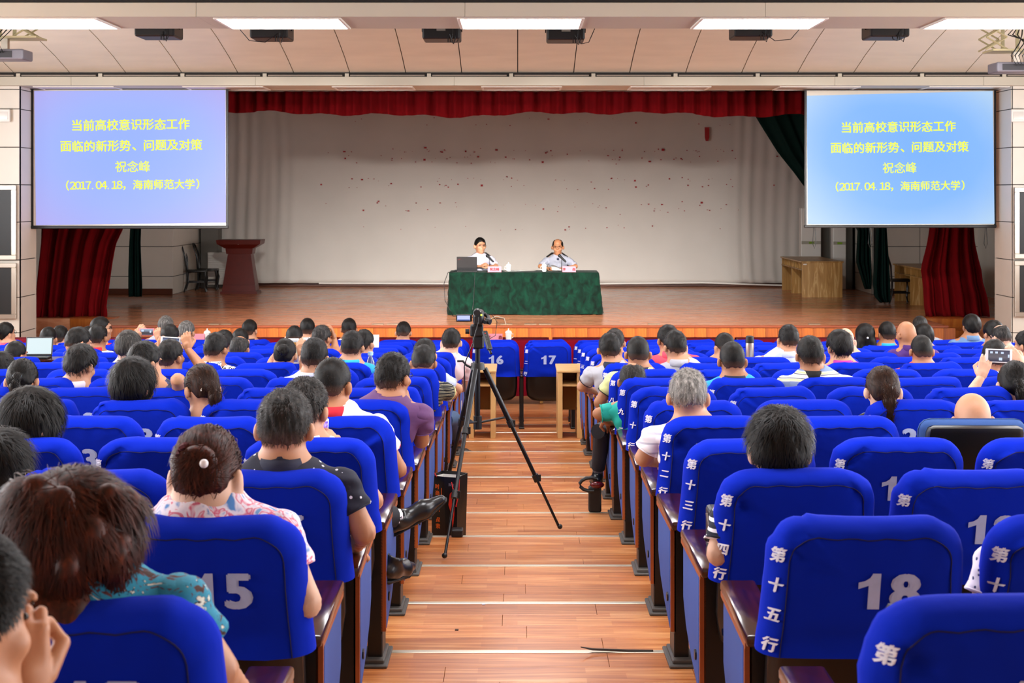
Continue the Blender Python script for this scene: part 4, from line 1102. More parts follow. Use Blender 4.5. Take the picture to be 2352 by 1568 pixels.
def screen(cor, fabric, dd, slide, lines, ang, label, straps):
    c = at(sum(p[0] for p in fabric)/4, fabric[2][1], dd); e = empty('projection_screen', (c.x, dd, c.z), label, 'screen')
    L = lambda px, py, y=0: (at(px, py, dd).x-c.x, y, at(px, py, dd).z-c.z)
    (fx0, fy0), (fx1, _), (_, fy1), _ = fabric
    a = L(fx0, fy1); z = L(fx1, fy0)
    B().box(a[0], z[0], 0, .012, a[2], z[2]).obj('screen_fabric', M_scrfab, e)
    for u in ((a[0]-.035, a[0], a[2], z[2]), (z[0], z[0]+.035, a[2], z[2])): B().box(u[0], u[1], -.002, .02, u[2], u[3]).obj('border', M_black, e)
    B().box(a[0]-.04, z[0]+.04, -.02, .04, a[2]-.05, a[2], bev=.01).obj('bottom_bar', M_black, e)
    B().box(a[0]-.06, z[0]+.06, -.05, .09, z[2], z[2]+.008).obj('screen_case', mat('case_grey', '3a3734', .5), e)
    q = [L(px, py, -.004) for px, py in cor]; q2 = [(x, y-.003, z_) for x, y, z_ in q]
    b = B(); b.quad(*q2); o = b.obj('slide', slide, e)
    for i, (body, px, py, w, fitw) in enumerate(lines):
        V, _ = text_mesh(body, .2, .0, .0022 if i != 2 else .001); s = (w*dd/F)/(V[:, 0].max()-V[:, 0].min()); p = L(px, py, 0); ca, sa = math.cos(ang), math.sin(ang)
        text_on('slide_text', body, .2, lambda u, v, w_, s=s, p=p: (p[0]+(u*ca-v*sa)*s, -.010-w_, p[2]+(u*sa+v*ca)*s), M_txt, o, 0, .0022 if i != 2 else .001)
    for px, py in straps:
        p = L(px, py); B().tube([(p[0]-.01, .01, a[2]-.04), (p[0]-.03, .01, a[2]-.3), (p[0], .01, a[2]-.38), (p[0]+.025, .01, a[2]-.3), (p[0]+.01, .01, a[2]-.04)], .006, 5).obj('strap', M_black, e)
T1, T2, T3, T4 = '当前高校意识形态工作', '面临的新形势、问题及对策', '祝念峰', '（2017.04.18，海南师范大学）'
screen([(79, 209), (79+4, 517), (519, 511), (518, 207)], [(77, 206), (519, 206), (519, 518), (77, 518)], 23.15, M_scrL, [(T1, 301, 286, 270, 0), (T2, 302, 334, 326, 0), (T3, 305, 382, 80, 0), (T4, 305, 424, 306, 0)], .013, 'left projection screen showing a lavender blue slide with yellow characters', [])
screen([(1853, 220), (1855, 515), (2284, 514), (2280, 209)], [(1853, 208), (2283, 208), (2283, 516), (1853, 516)], 23.15, M_scrR, [(T1, 2064, 291, 262, 0), (T2, 2066, 338, 317, 0), (T3, 2066, 385, 78, 0), (T4, 2067, 427, 296, 0)], .012, 'right projection screen showing a sky blue slide with yellow characters', [(1871, 0), (1999, 0), (2265, 0)])

# black panels in steel frames on the front walls, white boxes above
def framed(x0, x1, z0, z1, label):
    e = empty('wall_panel_board', ((x0+x1)/2, 22.58, z0), label, 'board'); w = (x1-x0)/2; h = z1-z0; t = .075
    B().box(-w+t, w-t, -.03, 0, t, h-t).obj('board', M_black, e)
    for nm, a in (('frame_rail', (-w, w, 0, t)), ('frame_rail', (-w, w, h-t, h)), ('frame_stile', (-w, -w+t, t, h-t)), ('frame_stile', (w-t, w, t, h-t))):
        B().box(a[0], a[1], -.05, 0, a[2], a[3], bev=.006).obj(nm, M_steel, e)
Zp = lambda py, d=22.5: CZ-(py-447)*d/F
framed(-9.2, -7.80, Zp(597), Zp(425), 'upper black board in a steel frame on the left wall')
framed(-9.2, -7.80, Zp(733), Zp(604), 'lower black board in a steel frame on the left wall')
framed(7.73, 9.1, Zp(594), Zp(430), 'upper black board in a steel frame on the right wall')
framed(7.73, 9.1, Zp(728), Zp(599), 'lower black board in a steel frame on the right wall')
for x, s in ((-8.0, 'left'), (7.78, 'right')):
    e = empty('wall_light_box', (x, 22.56, Zp(280)), f'white square box fixed high on the {s} front wall', 'box')
    B().box(-.11, .11, -.04, 0, 0, .2, bev=.01).obj('box_body', M_white, e); B().box(-.08, .08, -.046, -.04, .04, .16, bev=.002).obj('glossy_window', mat('glossy_white', 'dcdad4', .08), e)

# lectern
e = empty('lectern', ((552-1189)*31.6/F, 31.4, STZ), 'dark red wooden lectern with a wide flared top on the stage', 'lectern')
def frust(name, w0, w1, d0, d1, z0, z1, m=M_mah):
    V = []
    b = B(); A = [b.b.verts.new((sx*w0/2, sy*d0/2+.25, z0)) for sx, sy in ((-1, -1), (1, -1), (1, 1), (-1, 1))]; C = [b.b.verts.new((sx*w1/2, sy*d1/2+.25, z1)) for sx, sy in ((-1, -1), (1, -1), (1, 1), (-1, 1))]
    b.b.faces.new(A); b.b.faces.new(C[::-1])
    for k in range(4): b.b.faces.new((A[k], A[(k+1) % 4], C[(k+1) % 4], C[k]))
    bmesh.ops.bevel(b.b, geom=list(b.b.edges), offset=.008, segments=2, affect='EDGES')
    return b.obj(name, m, e)
frust('plinth', .82, .80, .52, .50, 0, .055); frust('base_band', .74, .70, .46, .44, .055, .19); frust('shaft', .70, .50, .43, .34, .19, .86); frust('neck_band', .56, .60, .38, .40, .86, .98); frust('flared_head', .60, .90, .42, .56, .98, 1.07); frust('top_board', .93, .97, .58, .60, 1.07, 1.17)
B().cyl((.0, -.035, 1.09), (0, -.03, 1.09), .02).obj('emblem', M_steel, e)
# louvred white unit
e = empty('louvred_unit', ((500-1189)*33.2/F, 33.3, STZ), 'white louvred floor unit standing between the black chairs and the lectern', 'air vent')
B().box(-.26, .26, .02, .3, .08, .82, bev=.01).obj('case', M_white, e)
for i in range(13): B().box(-.24, .24, -.01, .02, .12+i*.052, .15+i*.052, bev=.004, M=Matrix.Identity(4)).obj('louvre', M_white, e)
# chairs
def black_chair(x, y, z, rz, label):
    e = empty('wooden_chair', (x, y, z), label, 'chair', None, (0, 0, rz))
    B().box(-.22, .22, -.22, .22, .43, .48, bev=.02, seg=2).obj('seat', M_chair, e, smooth=True)
    B().prism([(-.22, .48), (-.20, .48), (-.24, .75), (-.31, 1.0), (-.33, .99), (-.26, .75)], 'x', -.05, .05).obj('back_splat', M_chair, e)
    B().tube([(-.19, -.21, .46), (-.20, -.23, .75), (-.19, -.30, .98), (-.1, -.33, 1.04), (.1, -.33, 1.04), (.19, -.30, .98), (.20, -.23, .75), (.19, -.21, .46)], .02, 8).obj('back_frame', M_chair, e, smooth=True)
    for sx in (-1, 1):
        B().tube([(sx*.19, -.2, .44), (sx*.19, -.2, .2), (sx*.2, -.26, 0)], [.022, .02, .018], 8).obj('leg', M_chair, e, smooth=True)
        B().tube([(sx*.19, .19, .44), (sx*.205, .21, .3), (sx*.19, .19, .12), (sx*.2, .21, 0)], [.03, .028, .02, .022], 8).obj('leg', M_chair, e, smooth=True)
        B().box(sx*.19-.01, sx*.19+.01, -.2, .2, .2, .23).obj('stretcher', M_chair, e)
    return e
black_chair((452-1189)*32.2/F, 32.2, STZ, -math.pi/2+.15, 'black wooden chair nearer to the left stage wall')
black_chair((475-1189)*32.6/F, 32.75, STZ, -math.pi/2+.1, 'black wooden chair behind another one, beside the louvred unit')
black_chair((2062-1189)*28.9/F, 28.75, STZ, -math.pi/2, 'black wooden chair half hidden by the green curtain, at the right desk')
# wooden desks on the stage, long side towards the left
def long_desk(x0, x1, y0, y1, label):
    e = empty('wooden_desk', (x0, y0, STZ), label, 'desk'); w = x1-x0; l = y1-y0
    B().box(-.015, w+.02, -.02, l, .725, .755, bev=.004).obj('desk_top', M_oak, e)
    for yy in (0, l*.52, l-.03): B().box(.02 if yy else 0, w, yy, yy+.025, 0, .725).obj('end_panel' if yy != l*.52 else 'middle_panel', M_oak, e)
    B().box(w*.7, w*.7+.02, .03, l-.03, .2, .725).obj('modesty_panel', M_oak, e)
    B().box(.0, w*.6, .02, l-.03, .565, .58).obj('shelf', M_oak, e)
    for k in range(1, 6): B().box(.0, w*.6, k*l/6-.008, k*l/6+.008, .58, .725).obj('divider', M_oak, e)
    if 'printer' not in label: B().box(.03, .1, -.004, 0, .68, .7).obj('paper_label', M_white, e)
long_desk(5.95, 6.80, 30.35, 32.75, 'long pale wooden desk with open compartments, right of the stage centre')
long_desk(7.62, 8.42, 26.9, 29.4, 'pale wooden desk half hidden behind the right red curtain')
# floor standing air conditioners
for x0, x1, y, lab in ((6.47, 6.93, 33.1, 'tall white floor air conditioner behind the long stage desk'), (7.12, 7.42, 32.75, 'second narrower white air conditioner beside the grey column')):
    e = empty('air_conditioner', ((x0+x1)/2, y, STZ), lab, 'air conditioner'); w = (x1-x0)/2
    B().box(-w, w, 0, .25, 0, 1.85, bev=.02, seg=2).obj('case', M_white, e)
    B().box(-w+.01, w-.01, -.012, 0, 1.02, 1.09, bev=.002).obj('control_strip', mat('control_strip', 'a9a698', .4), e)
    B().box(-.05, .06, -.016, -.012, 1.03, 1.075).obj('display', mat('display_dark', '12160c', .3, emit=.15, ecol='9ac020'), e)
    B().box(w-.1, w-.03, -.004, 0, 1.4, 1.52).obj('energy_sticker', mat('sticker_blue', '7f9ccb', .5), e)
    for k in range(5): B().box(-w+.03, w-.03, -.01, 0, 1.6+k*.04, 1.615+k*.04).obj('louvre', M_white, e)

# lecture table with the green velvet cloth
TX0, TX1, TY0, TY1 = -1.225, 1.45, 25.9, 26.7; TZ = STZ+.76
e = empty('lecture_table', ((TX0+TX1)/2, (TY0+TY1)/2, STZ), 'long lecture table hidden under the green velvet cloth', 'table'); hw_ = (TX1-TX0)/2-.03
B().box(-hw_, hw_, -.37, .37, .72, .745).obj('tabletop', M_oak, e)
for sx in (-1, 1):
    for sy in (-1, 1): B().box(sx*(hw_-.05)-.025, sx*(hw_-.05)+.025, sy*.33-.025, sy*.33+.025, 0, .72).obj('leg', M_oak, e)
V = []
def nz(x, z): return .012*math.sin(x*9+z*3)+.008*math.sin(x*19-z*11)+.006*math.sin(x*31+z*23+2*math.sin(x*3))
nu = 170; per = []
for i in range(60): per.append((TX0+(TX1-TX0)*i/60, TY0, 0, -1))
for i in range(20): per.append((TX1, TY0+(TY1-TY0)*i/20, 1, 0))
for i in range(60): per.append((TX1-(TX1-TX0)*i/60, TY1, 0, 1))
for i in range(20): per.append((TX0, TY1-(TY1-TY0)*i/20, -1, 0))
cx_, cy_ = (TX0+TX1)/2, (TY0+TY1)/2
for q in (0, .5, .96): V.append([(cx_+(x-cx_)*q, cy_+(y-cy_)*q, TZ) for x, y, _, _ in per])
V.append([(x, y, TZ-.003) for x, y, _, _ in per])
for k in range(1, 22):
    f = k/21; row = []
    for x, y, nx_, ny_ in per:
        o_ = f*.03+nz(x+y*1.3, f)*min(1, f*4)+(.05*f if nx_ > 0 else 0)
        row.append((x+nx_*o_+(.03*f if (x > TX1-.01 and ny_ < 0) else 0), y+ny_*o_, TZ-.002-f*(.748+.012*math.sin(x*4))))
    V.append(row)
me = grid_mesh('tablecloth', np.array(V), closed=True)
link('tablecloth', me, M_clothg, None, 'crushed dark green velvet cloth draped over the lecture table', 'tablecloth')
def put(px, d=None, y=None): return ((px-1189)*y/F, y, TZ+.003)
# laptop
def laptop(loc, label, away=True, s=1.0, rz=0, lit=None, logo=False):
    e = empty('laptop', loc, label, 'laptop', None, (0, 0, rz)); b = B(); b.box(-.17*s, .17*s, -.115*s, .115*s, 0, .02*s, bev=.004); b.obj('base', M_black, e)
    M = Matrix.Translation((0, (-.115 if away else .115)*s, .02*s)) @ Matrix.Rotation(math.radians(8 if away else -14), 4, 'X')
    B().box(-.17*s, .17*s, -.006, .006, 0, .235*s, bev=.004, M=M).obj('lid', mat('laptop_lid', '17181a', .4), e)
    if lit: B().box(-.155*s, .155*s, -.0075, -.0065, .018*s, .22*s, M=M).obj('display', lit, e)
    B().box(-.14*s, .14*s, -.08*s, .06*s, .02*s, .022*s).obj('keyboard', mat('keyboard', '202022', .6), e)
    if logo:
        text_on('lid_logo', 'ThinkPad', .02, lambda u, v, w: tuple(M @ Vector((-.14+u*.8*.8-v*.3, -.0075, .205+v*.8+u*.25))), M_red, e, 0, 0)
    return e
x, y, z = put(1073, y=26.2); laptop((x, y, z), 'open black laptop on the green cloth in front of the left speaker', True, 1.07, 0, None, True)
def mic(px, y, label, tilt):
    x, y, z = put(px, y=y); e = empty('microphone', (x, y, z), label, 'microphone')
    B().lathe([(.06, 0), (.06, .008), (.02, .014), (.006, .02)], n=20).obj('base', M_black, e, smooth=True)
    B().tube([(0, 0, .01), (0, 0, .2), (0, -.0, .23)], .006, 8).obj('stand', M_blackm, e, smooth=True)
    a = Vector((.075, -.04, .17)); c = Vector((-.06, .04, .30)) ; d_ = (c-a).normalized()
    B().tube([a, a+d_*.05, a+d_*.15], [.015, .019, .023], 12).obj('handle', M_black, e, smooth=True); B().ball(a+d_*.17, .031).obj('grille', mat('mic_grille', '303234', .35, metal=.7), e, smooth=True)
mic(1124, 26.25, 'black microphone in front of the left speaker', 1)
mic(1290, 26.25, 'black microphone in front of the right speaker', 1)
M_porc = mat('porcelain', 'e9ebe4', .15)
def cup(loc, label, s=1.0, hand=1):
    e = empty('lidded_cup', loc, label, 'cup')
    B().lathe([(.030*s, 0), (.034*s, .004*s), (.037*s, .05*s), (.040*s, .095*s), (.038*s, .095*s), (.034*s, .01*s)], n=20).obj('cup_body', M_porc, e, smooth=True)
    B().lathe([(.044*s, .094*s), (.044*s, .1*s), (.03*s, .118*s), (.01*s, .124*s), (.006*s, .128*s), (.011*s, .138*s), (.007*s, .146*s), (.0, .148*s)], n=20).obj('lid', M_porc, e, smooth=True)
    B().tube([(-hand*.037*s, 0, .08*s), (-hand*.062*s, 0, .075*s), (-hand*.064*s, 0, .04*s), (-hand*.036*s, 0, .025*s)], .005*s, 6).obj('handle', M_porc, e, smooth=True)
cup(put(1168, y=26.2), 'white lidded porcelain cup beside the left speaker', 1.1)
cup(put(1250, y=26.15), 'white lidded porcelain cup beside the right speaker', 1.1)
M_pink = mat('pink_card', 'cf7f90', .6)
def placard(loc, body, label, w=.24, h=.1):
    e = empty('name_card', loc, label, 'name card')
    B().prism([(-.03, 0), (.03, 0), (0, h)], 'x', -w/2, w/2).obj('card', M_pink, e)
    if not body.strip(): return e
    V, _ = text_mesh(body, .06, 0, .0012); s = h*.55/(V[:, 1].max()-V[:, 1].min())
    text_on('card_text', body, .06, lambda u, v, w_: (u*s, -.0165-.0-(.5-(v*s+h*.5)/h)*.03-.003, h*.5+v*s), mat('red_ink', '8a1220', .6), e, 0, .0012)
placard((put(1136, y=26.02)[0], 26.0, TZ+.003), '祝念峰', 'pink name card with three characters before the left speaker')
placard((put(1307, y=26.02)[0], 26.0, TZ+.003), '李  森', 'pink name card with two characters before the right speaker')
x, y, z = put(1195, y=26.3)
b = B()
for i in range(4): b.box(-.2+i*.03, .1+i*.03, -.1, .1, i*.002, i*.002+.0015, M=Matrix.Translation((x-.1+i*.06, 26.35, z)) @ Matrix.Rotation(.2-.15*i, 4, 'Z'))
b.obj('paper_sheets', M_white, label='white paper sheets spread on the green cloth beside the left cup', cat='paper', kind='stuff')
x, y, z = put(1047, y=26.3); B().ball((x, 26.3, z+.012), .03, (1, 1.5, .45)).obj('computer_mouse', mat('mouse_grey', '3a3c40', .4), label='small dark computer mouse left of the laptop', cat='mouse', smooth=True)
B().tube([(TX0+.1, 26.1, TZ+.01), (TX0-.02, 25.95, TZ+.0), (TX0-.09, 25.88, TZ-.2), (TX0-.07, 25.86, TZ-.5), (TX0+.03, 25.8, STZ+.08), (TX0+.08, 25.6, STZ+.008), (TX0+.4, 25.3, STZ+.008), (TX0+1.0, 25.0, STZ+.008)], .006, 6).obj('laptop_cable', M_black, label='black cable running down the left end of the green table', cat='cable', smooth=True)
B().tube([((1093-1189)*25.84/F, 26.0, TZ+.006), ((1091-1189)*25.84/F, 25.885, TZ-.01), ((1089-1189)*25.8/F, 25.85, TZ-.3), ((1088-1189)*25.8/F, 25.83, STZ+.25), ((1085-1189)*25.8/F, 25.78, STZ+.1), ((1093-1189)*25.7/F, 25.6, STZ+.01)], .005, 6).obj('microphone_cable', M_black, label='thin cable hanging down the front of the green cloth', cat='cable', smooth=True)
# floor sockets along the stage edge
for k, px in enumerate((494, 518, 868, 903, 1163, 1218, 1252, 1502, 1870)):
    p = at(px, 745.5-(k % 2), 24.05)
    e = empty('floor_socket', (p.x, 24.05, STZ), ['flat metal floor socket near the stage edge, by the sixth riser left', 'flat metal floor socket beside the first one, far left', 'flat metal floor socket left of the camcorder', 'second flat floor socket left of the camcorder', 'open floor socket with a plug right of the camcorder', 'flat floor socket below the green table centre', 'flat floor socket below the green table, right', 'flat floor socket right of the green table', 'flat floor socket in front of the stage desk'][k], 'floor socket')
    B().box(-.10, .10, -.05, .05, 0, .006, bev=.002).obj('plate', mat('socket_plate', '8f8a78', .4, metal=.5), e)
B().box(0, .13, -.06, .06, 0, .09, bev=.005).obj('small_box', mat('brown_box', '6b4a22', .6), loc=((1122-1189)*24.2/F, 24.2, STZ), label='small brown box on the stage edge behind the camcorder', cat='box')
B().tube([((1128-1189)*24.1/F, 24.1, STZ+.09), ((1140-1189)*24.1/F, 24.1, STZ+.13), ((1158-1189)*24.1/F, 24.05, STZ+.1), ((1162-1189)*24.1/F, 24.0, STZ+.01)], .006, 6).obj('plug_cable', mat('cable_grey', '8a8478', .5), label='grey cable looping from the brown box to a floor socket', cat='cable', smooth=True)
# ================================================================ the audience
def LP(p, X, rd, fz):
    """(px, py, dy) -> local point of a person rooted at (X, rd, fz)"""
    q = at(p[0], p[1], rd+p[2]); return np.array([q.x-X, p[2], q.z-fz])
def arm_of(cx, n, el, wr, hd=None, back=None, curl=.6, head_y=.20, base=None):
    rd, fz = (RD(n), FZ(n)) if base is None else base
    X = (cx-1189)*(rd+head_y)/F
    return (LP(el, X, rd, fz), LP(wr, X, rd, fz), None if hd is None else np.array(hd, float), back, curl)
def A(cx, n, **k):
    return {s: arm_of(cx, n, *v) for s, v in k.items()}
PEOPLE = []
def P_(*a, **k): PEOPLE.append((a, k))
# cx, ytop, row, hair, hair colour, shirt, yaw, pitch, label
P_(14, 739, 2, 'bun', 'k', 'coral', 35, 0, 'woman with black hair tied up and coral top, at the left edge', glasses=True)
P_(112, 750, 3, 'buzz', 'k', 'black', 8, 5, 'man with cropped black hair and white-edged dark collar, near the side steps', collar='white', sk='t')
P_(139, 747, 2, 'short', 'k', 'black', 15, 5, 'person with black hair half hidden behind the cropped man, far left')
P_(180, 751, 6, 'short', 'k', 'navy', 45, 22, 'man in navy polo with gold collar trim, bending to the right', collar='navy2', extra={'cuff': 'yellow'}, hw=1.05)
P_(226, 744, 4, 'short', 'k', 'white', 15, 5, 'man with dark red collar on a white polo, left block', collar='red', sk='t')
P_(233, 727, 2, 'short', 'k', 'red', 70, 0, 'man in red and navy polo turned to the right, far left', collar='navy', glasses=True, hw=1.08)
P_(203, 749, 3, 'short', 'k', 'grey', 15, 5, 'person with black hair between the navy polo and the red collar')
P_(296, 759, 7, 'thick', 'd', 'lav', 8, 14, 'man with greying temples in a pale lavender shirt, left block', sk='p')
P_(37, 783, 6, 'buzz', 'k', 'grey', 30, 10, 'man with cropped hair beside the open laptop, left edge', sk='t')
P_(3, 808, 8, 'thick', 'k', 'grey2', 20, 10, 'person with black hair cut by the left edge of the picture')
P_(187, 791, 9, 'thick', 'k', 'white', 22, 22, 'man with full black hair looking down, white collar showing')
P_(51, 824, 10, 'pony', 'k', 'white', -5, 20, 'woman with black ponytail in a pale blue tie, left side', glasses=True)
P_(393, 778, 8, 'short', 'k', 'navy2', 25, 0, 'man in dark navy shirt raising a white phone', sk='t',
   arms=A(393, 8, R=((462, 842, .22), (432, 803, .30), (-.25, .25, .95), (0, -1, .2), .7), L=((352, 850, .25), (366, 812, .34), (.2, .2, .9), (0, -1, .2), .9)))
P_(332, 783, 10, 'short', 'k', 'darkpattern', 35, 15, 'man in dark blue patterned shirt with one arm over the next seat',
   arms=A(332, 10, R=((408, 872, .02), (445, 900, .2), (.6, .5, -.4))))
P_(308, 820, 11, 'bob', 'k', 'blackwhite', 28, 12, 'person with tousled black hair and black and white top', hw=1.08)
P_(70, 891, 13, 'bob', 'k', 'white', 38, 28, 'woman with black bob and glasses bent to the right, white shirt', glasses=True, hw=1.12)
P_(0, 985, 14, 'long', 'k', 'black', 10, 10, 'woman with long straight dark hair cut by the left edge')
P_(463, 836, 11, 'pony', 'b', 'turq', -35, 16, 'woman in turquoise top with brown ponytail and hair clip, head turned left', sk='m', collar=False, sleeve=.2)
P_(497, 763, 7, 'short', 'k', 'bwdots', 20, 8, 'man in black and white patterned collar, left block', sk='t')
P_(516, 757, 4, 'short', 'k', 'grey', 15, 5, 'person with black hair hidden behind the patterned collar man')
P_(551, 770, 5, 'thin', 'd', 'grey2', 12, 12, 'man with thinning crown, left block', sk='t')
P_(552, 754, 3, 'short', 'k', 'black', 0, 5, 'person with dark hair just behind the thinning crown')
P_(574, 733, 1, 'short', 'k', 'navy', 15, 5, 'man in navy shirt in front row, nearest the green curtain', collar='navy2')
P_(429, 736, 2, 'short', 'g', 'grey2', 15, 5, 'man with grey hair and grey shirt near the cup, left front')
P_(382, 724, 1, 'short', 'g', 'grey', 15, 0, 'man with grey hair, tallest head at the left front')
P_(391, 744, 4, 'short', 'k', 'white', 5, 0, 'person in white sleeves raising a pink phone with both hands',
   arms=A(391, 4, R=((378, 800, .25), (366, 782, .32), (-.3, .2, .9), (0, -1, .2), .8), L=((322, 800, .3), (316, 774, .36), (.3, .2, .8), (0, -1, .2), .8)))
P_(676, 748, 3, 'crew', 'k', 'white', 5, 30, 'man with cropped hair bent low before the white tablet', sk='p')
P_(706, 730, 1, 'short', 'k', 'white', -5, 5, 'man in white shirt at the front, behind the bent man')
P_(655, 777, 7, 'bun', 'k', 'white', 5, 10, 'woman with pinned black hair holding up a white tablet',
   arms=A(655, 7, R=((700, 850, .2), (693, 818, .3), (-.1, .1, .9), (0, -1, .2), .8), L=((618, 850, .2), (622, 830, .32), (.4, .3, .6))))
P_(740, 746, 4, 'short', 'd', 'salmon', 30, 5, 'man in orange polo with hand raised to his ear', sk='t',
   arms=A(740, 4, R=((770, 800, .2), (768, 778, .25), (-.2, 0, .9))))
P_(723, 775, 9, 'crew', 'k', 'ltblue2', 8, 10, 'man in pale blue shirt with cropped black hair, left block centre', big=1.12)
P_(802, 730, 1, 'short', 'k', 'white', 0, 5, 'man in white shirt and glasses in front row, centre left', sk='t', glasses=True)
P_(837, 756, 5, 'short', 'k', 'white', 25, 5, 'man in white shirt reading, behind the sky blue collar')
P_(810, 759, 7, 'short', 'k', 'cyan', 10, 8, 'man with sky blue collar and full black hair')
P_(927, 738, 1, 'short', 'k', 'white', 5, 15, 'man in white shirt bent forward alone before the stage')
P_(1037, 753, 5, 'short', 'k', 'pink', 5, 8, 'man in pale pink shirt beside the aisle, left of the tripod', sk='p', trous='khaki',
   arms=A(1037, 5, R=((1073, 888, .30), (1040, 900, .55))), big=1.1)
P_(976, 777, 7, 'short', 'k', 'ltblue', 10, 12, 'man in pale blue shirt resting an arm toward the aisle', arms=A(976, 7, R=((1052, 893, .25), (1020, 905, .5))))
P_(973, 792, 8, 'crew', 'k', 'bwstripe', 5, 22, 'man in black and yellow striped polo leaning on the aisle armrest', sk='t', extra={'cuff': 'yellow'},
   arms=A(973, 8, R=((1038, 905, .25), (1005, 915, .5))), big=1.1)
P_(904, 809, 11, 'crew', 'k', 'purple', 28, 6, 'man in purple polo and glasses resting his chin on his hand', sk='t', glasses=True, big=1.13,
   arms=A(904, 11, R=((968, 1012, .22), (940, 938, .30), (-.25, .1, .9), (1, -.2, 0), .9)))
P_(765, 821, 12, 'buzz', 'k', 'offwhite', 18, 8, 'man in cream polo with red collar, elbow on the armrest', collar='red', sk='t', big=1.16, extra={'cuff': 'red'},
   arms=A(765, 12, R=((915, 1078, .22), (880, 1085, .5))))
P_(701, 867, 13, 'short', 'd', 'white', 12, 16, 'grey-haired man photographing with a phone in a purple case',
   arms=A(701, 13, R=((858, 1150, .25), (785, 1035, .38), (-.75, .2, .65), (.3, -.6, .6), .8)))
P_(655, 893, 14, 'crew', 'd', 'dots', 2, 12, 'man in navy polo with white dots and glasses', sk='m', collar='navy', glasses=True, big=1.15,
   arms=A(655, 14, R=((836, 1222, .16), (812, 1260, .5))))
P_(475, 978, 15, 'bun', 'r', 'floral', 4, 10, 'woman with auburn bun, gold necklace and floral blouse', sk='p', collar=False, sh=.045,
   arms=A(475, 15, R=((705, 1385, .14), (690, 1370, .45))), big=1.12)
P_(172, 1075, 16, 'curly', 'r', 'tealfloral', 8, 12, 'woman with voluminous curly auburn hair and teal floral dress', sk='m', collar=False, hw=.93, big=1.15, sh=.06,
   arms=A(172, 16, R=((500, 1540, .2), (560, 1600, .5))))
P_(-92, 1218, 17, 'crew', 'k', 'grey2', 40, 10, 'man at the lower left corner with fist beside his face', sk='m', head_y=.17,
   arms={'R': arm_of(-92, 17, (120, 1760, .15), (70, 1600, .22), (-.15, .05, .9), (.3, -.9, .1), 1.5, .17)})
# right block
P_(1412, 754, 5, 'short', 'd', 'white', 5, 10, 'man with greying hair hidden behind the navy collar, right of the aisle')
P_(1400, 764, 7, 'short', 'k', 'grey', 0, 8, 'man in light grey polo with navy collar beside the aisle', collar='navy', extra={'cuff': 'navy'}, big=1.12,
   arms=A(1400, 7, L=((1336, 888, .25), (1372, 900, .48))))
P_(1465, 772, 8, 'buzz', 'k', 'yellow', 0, 10, 'man in pale yellow polo leaning on the right aisle armrest', sk='t', collar='navy', extra={'cuff': 'black'}, big=1.12,
   arms=A(1465, 8, L=((1376, 925, .2), (1410, 930, .45))))
P_(1453, 831, 9, 'thin', 'd', 'teal', 5, 14, 'man with thinning hair in teal polo slumped toward the aisle', sk='t', sleeve=.85,
   arms=A(1453, 9, L=((1375, 950, .18), (1392, 965, .3))))
P_(1533, 745, 6, 'short', 'k', 'coral', -20, 5, 'person in coral shirt behind the grey polo with bag strap', sk='t', big=1.08)
P_(1550, 758, 7, 'short', 'k', 'grey', -15, 12, 'man in grey polo with bag strap and black hair', sk='m', big=1.05)
P_(1580, 847, 12, 'crew', 'w', 'whitestripe', 2, 20, 'man with short grey hair and white lined polo', sk='m', big=1.12,
   arms=A(1580, 12, L=((1478, 1052, .2), (1530, 1062, .45))))
P_(1664, 764, 6, 'buzz', 'k', 'finestripe', -15, 20, 'man in white pinstriped shirt, hand at chin, beside the steel flask', glasses=True)
P_(1681, 784, 9, 'buzz', 'k', 'cyan', -3, 8, 'man with navy collar on a cyan shirt, right block', sk='t', collar='navy', glasses=True, big=1.1)
P_(1811, 745, 6, 'short', 'k', 'ltblue', 0, 10, 'man in pale blue shirt, right block centre', sk='m', big=1.15)
P_(1860, 771, 9, 'crew', 'k', 'polostripe', -3, 10, 'man in blue and yellow striped polo with black collar', sk='t', collar='black', big=1.2)
P_(1927, 757, 7, 'thick', 'k', 'magenta', -12, 10, 'man in magenta polo with glossy black hair', sk='m', big=1.08)
P_(1941, 754, 5, 'bald', 'g', 'white', -5, 15, 'bald man in white behind the magenta polo', sk='p')
P_(1986, 742, 3, 'long', 'k', 'brown', 0, 0, 'woman with black wavy hair and small white clip')
P_(2037, 738, 3, 'crew', 'k', 'cyan', -8, 5, 'man in bright cyan polo, right front', sk='t')
P_(2081, 738, 5, 'bald', 'k', 'violet', -20, 12, 'man with bald crown and glasses in a violet shirt', sk='t', glasses=True, big=1.1)
P_(2120, 742, 3, 'bob', 'k', 'grey', -10, 5, 'woman with straight dark shoulder hair beside the violet shirt')
P_(2113, 725, 1, 'short', 'd', 'grey2', 0, 5, 'person with dark hair at the very front, near the right curtain')
P_(2116, 769, 7, 'buzz', 'k', 'orange', 0, 8, 'man with shaved hair in a bright orange polo', sk='t', big=1.12)
P_(2231, 721, 2, 'thick', 'k', 'steel', 0, 5, 'man in steel blue shirt sitting near the right steps', sk='t')
P_(2280, 735, 3, 'thick', 'k', 'white', -15, 5, 'man with black hair behind the balding man, right edge', sk='m')
P_(2298, 745, 4, 'thin', 'd', 'white', -25, 18, 'balding man in white shirt, right edge', sk='p')
P_(2356, 758, 6, 'short', 'k', 'pink', -40, 5, 'man cut by the right edge with hands before his face', sk='m',
   arms=A(2356, 6, L=((2352, 850, .35), (2338, 812, .42), (0, 0, 1))))
P_(2284, 779, 8, 'short', 'k', 'white', 5, 8, 'man with cropped black hair behind the white phone on the right', sk='t')
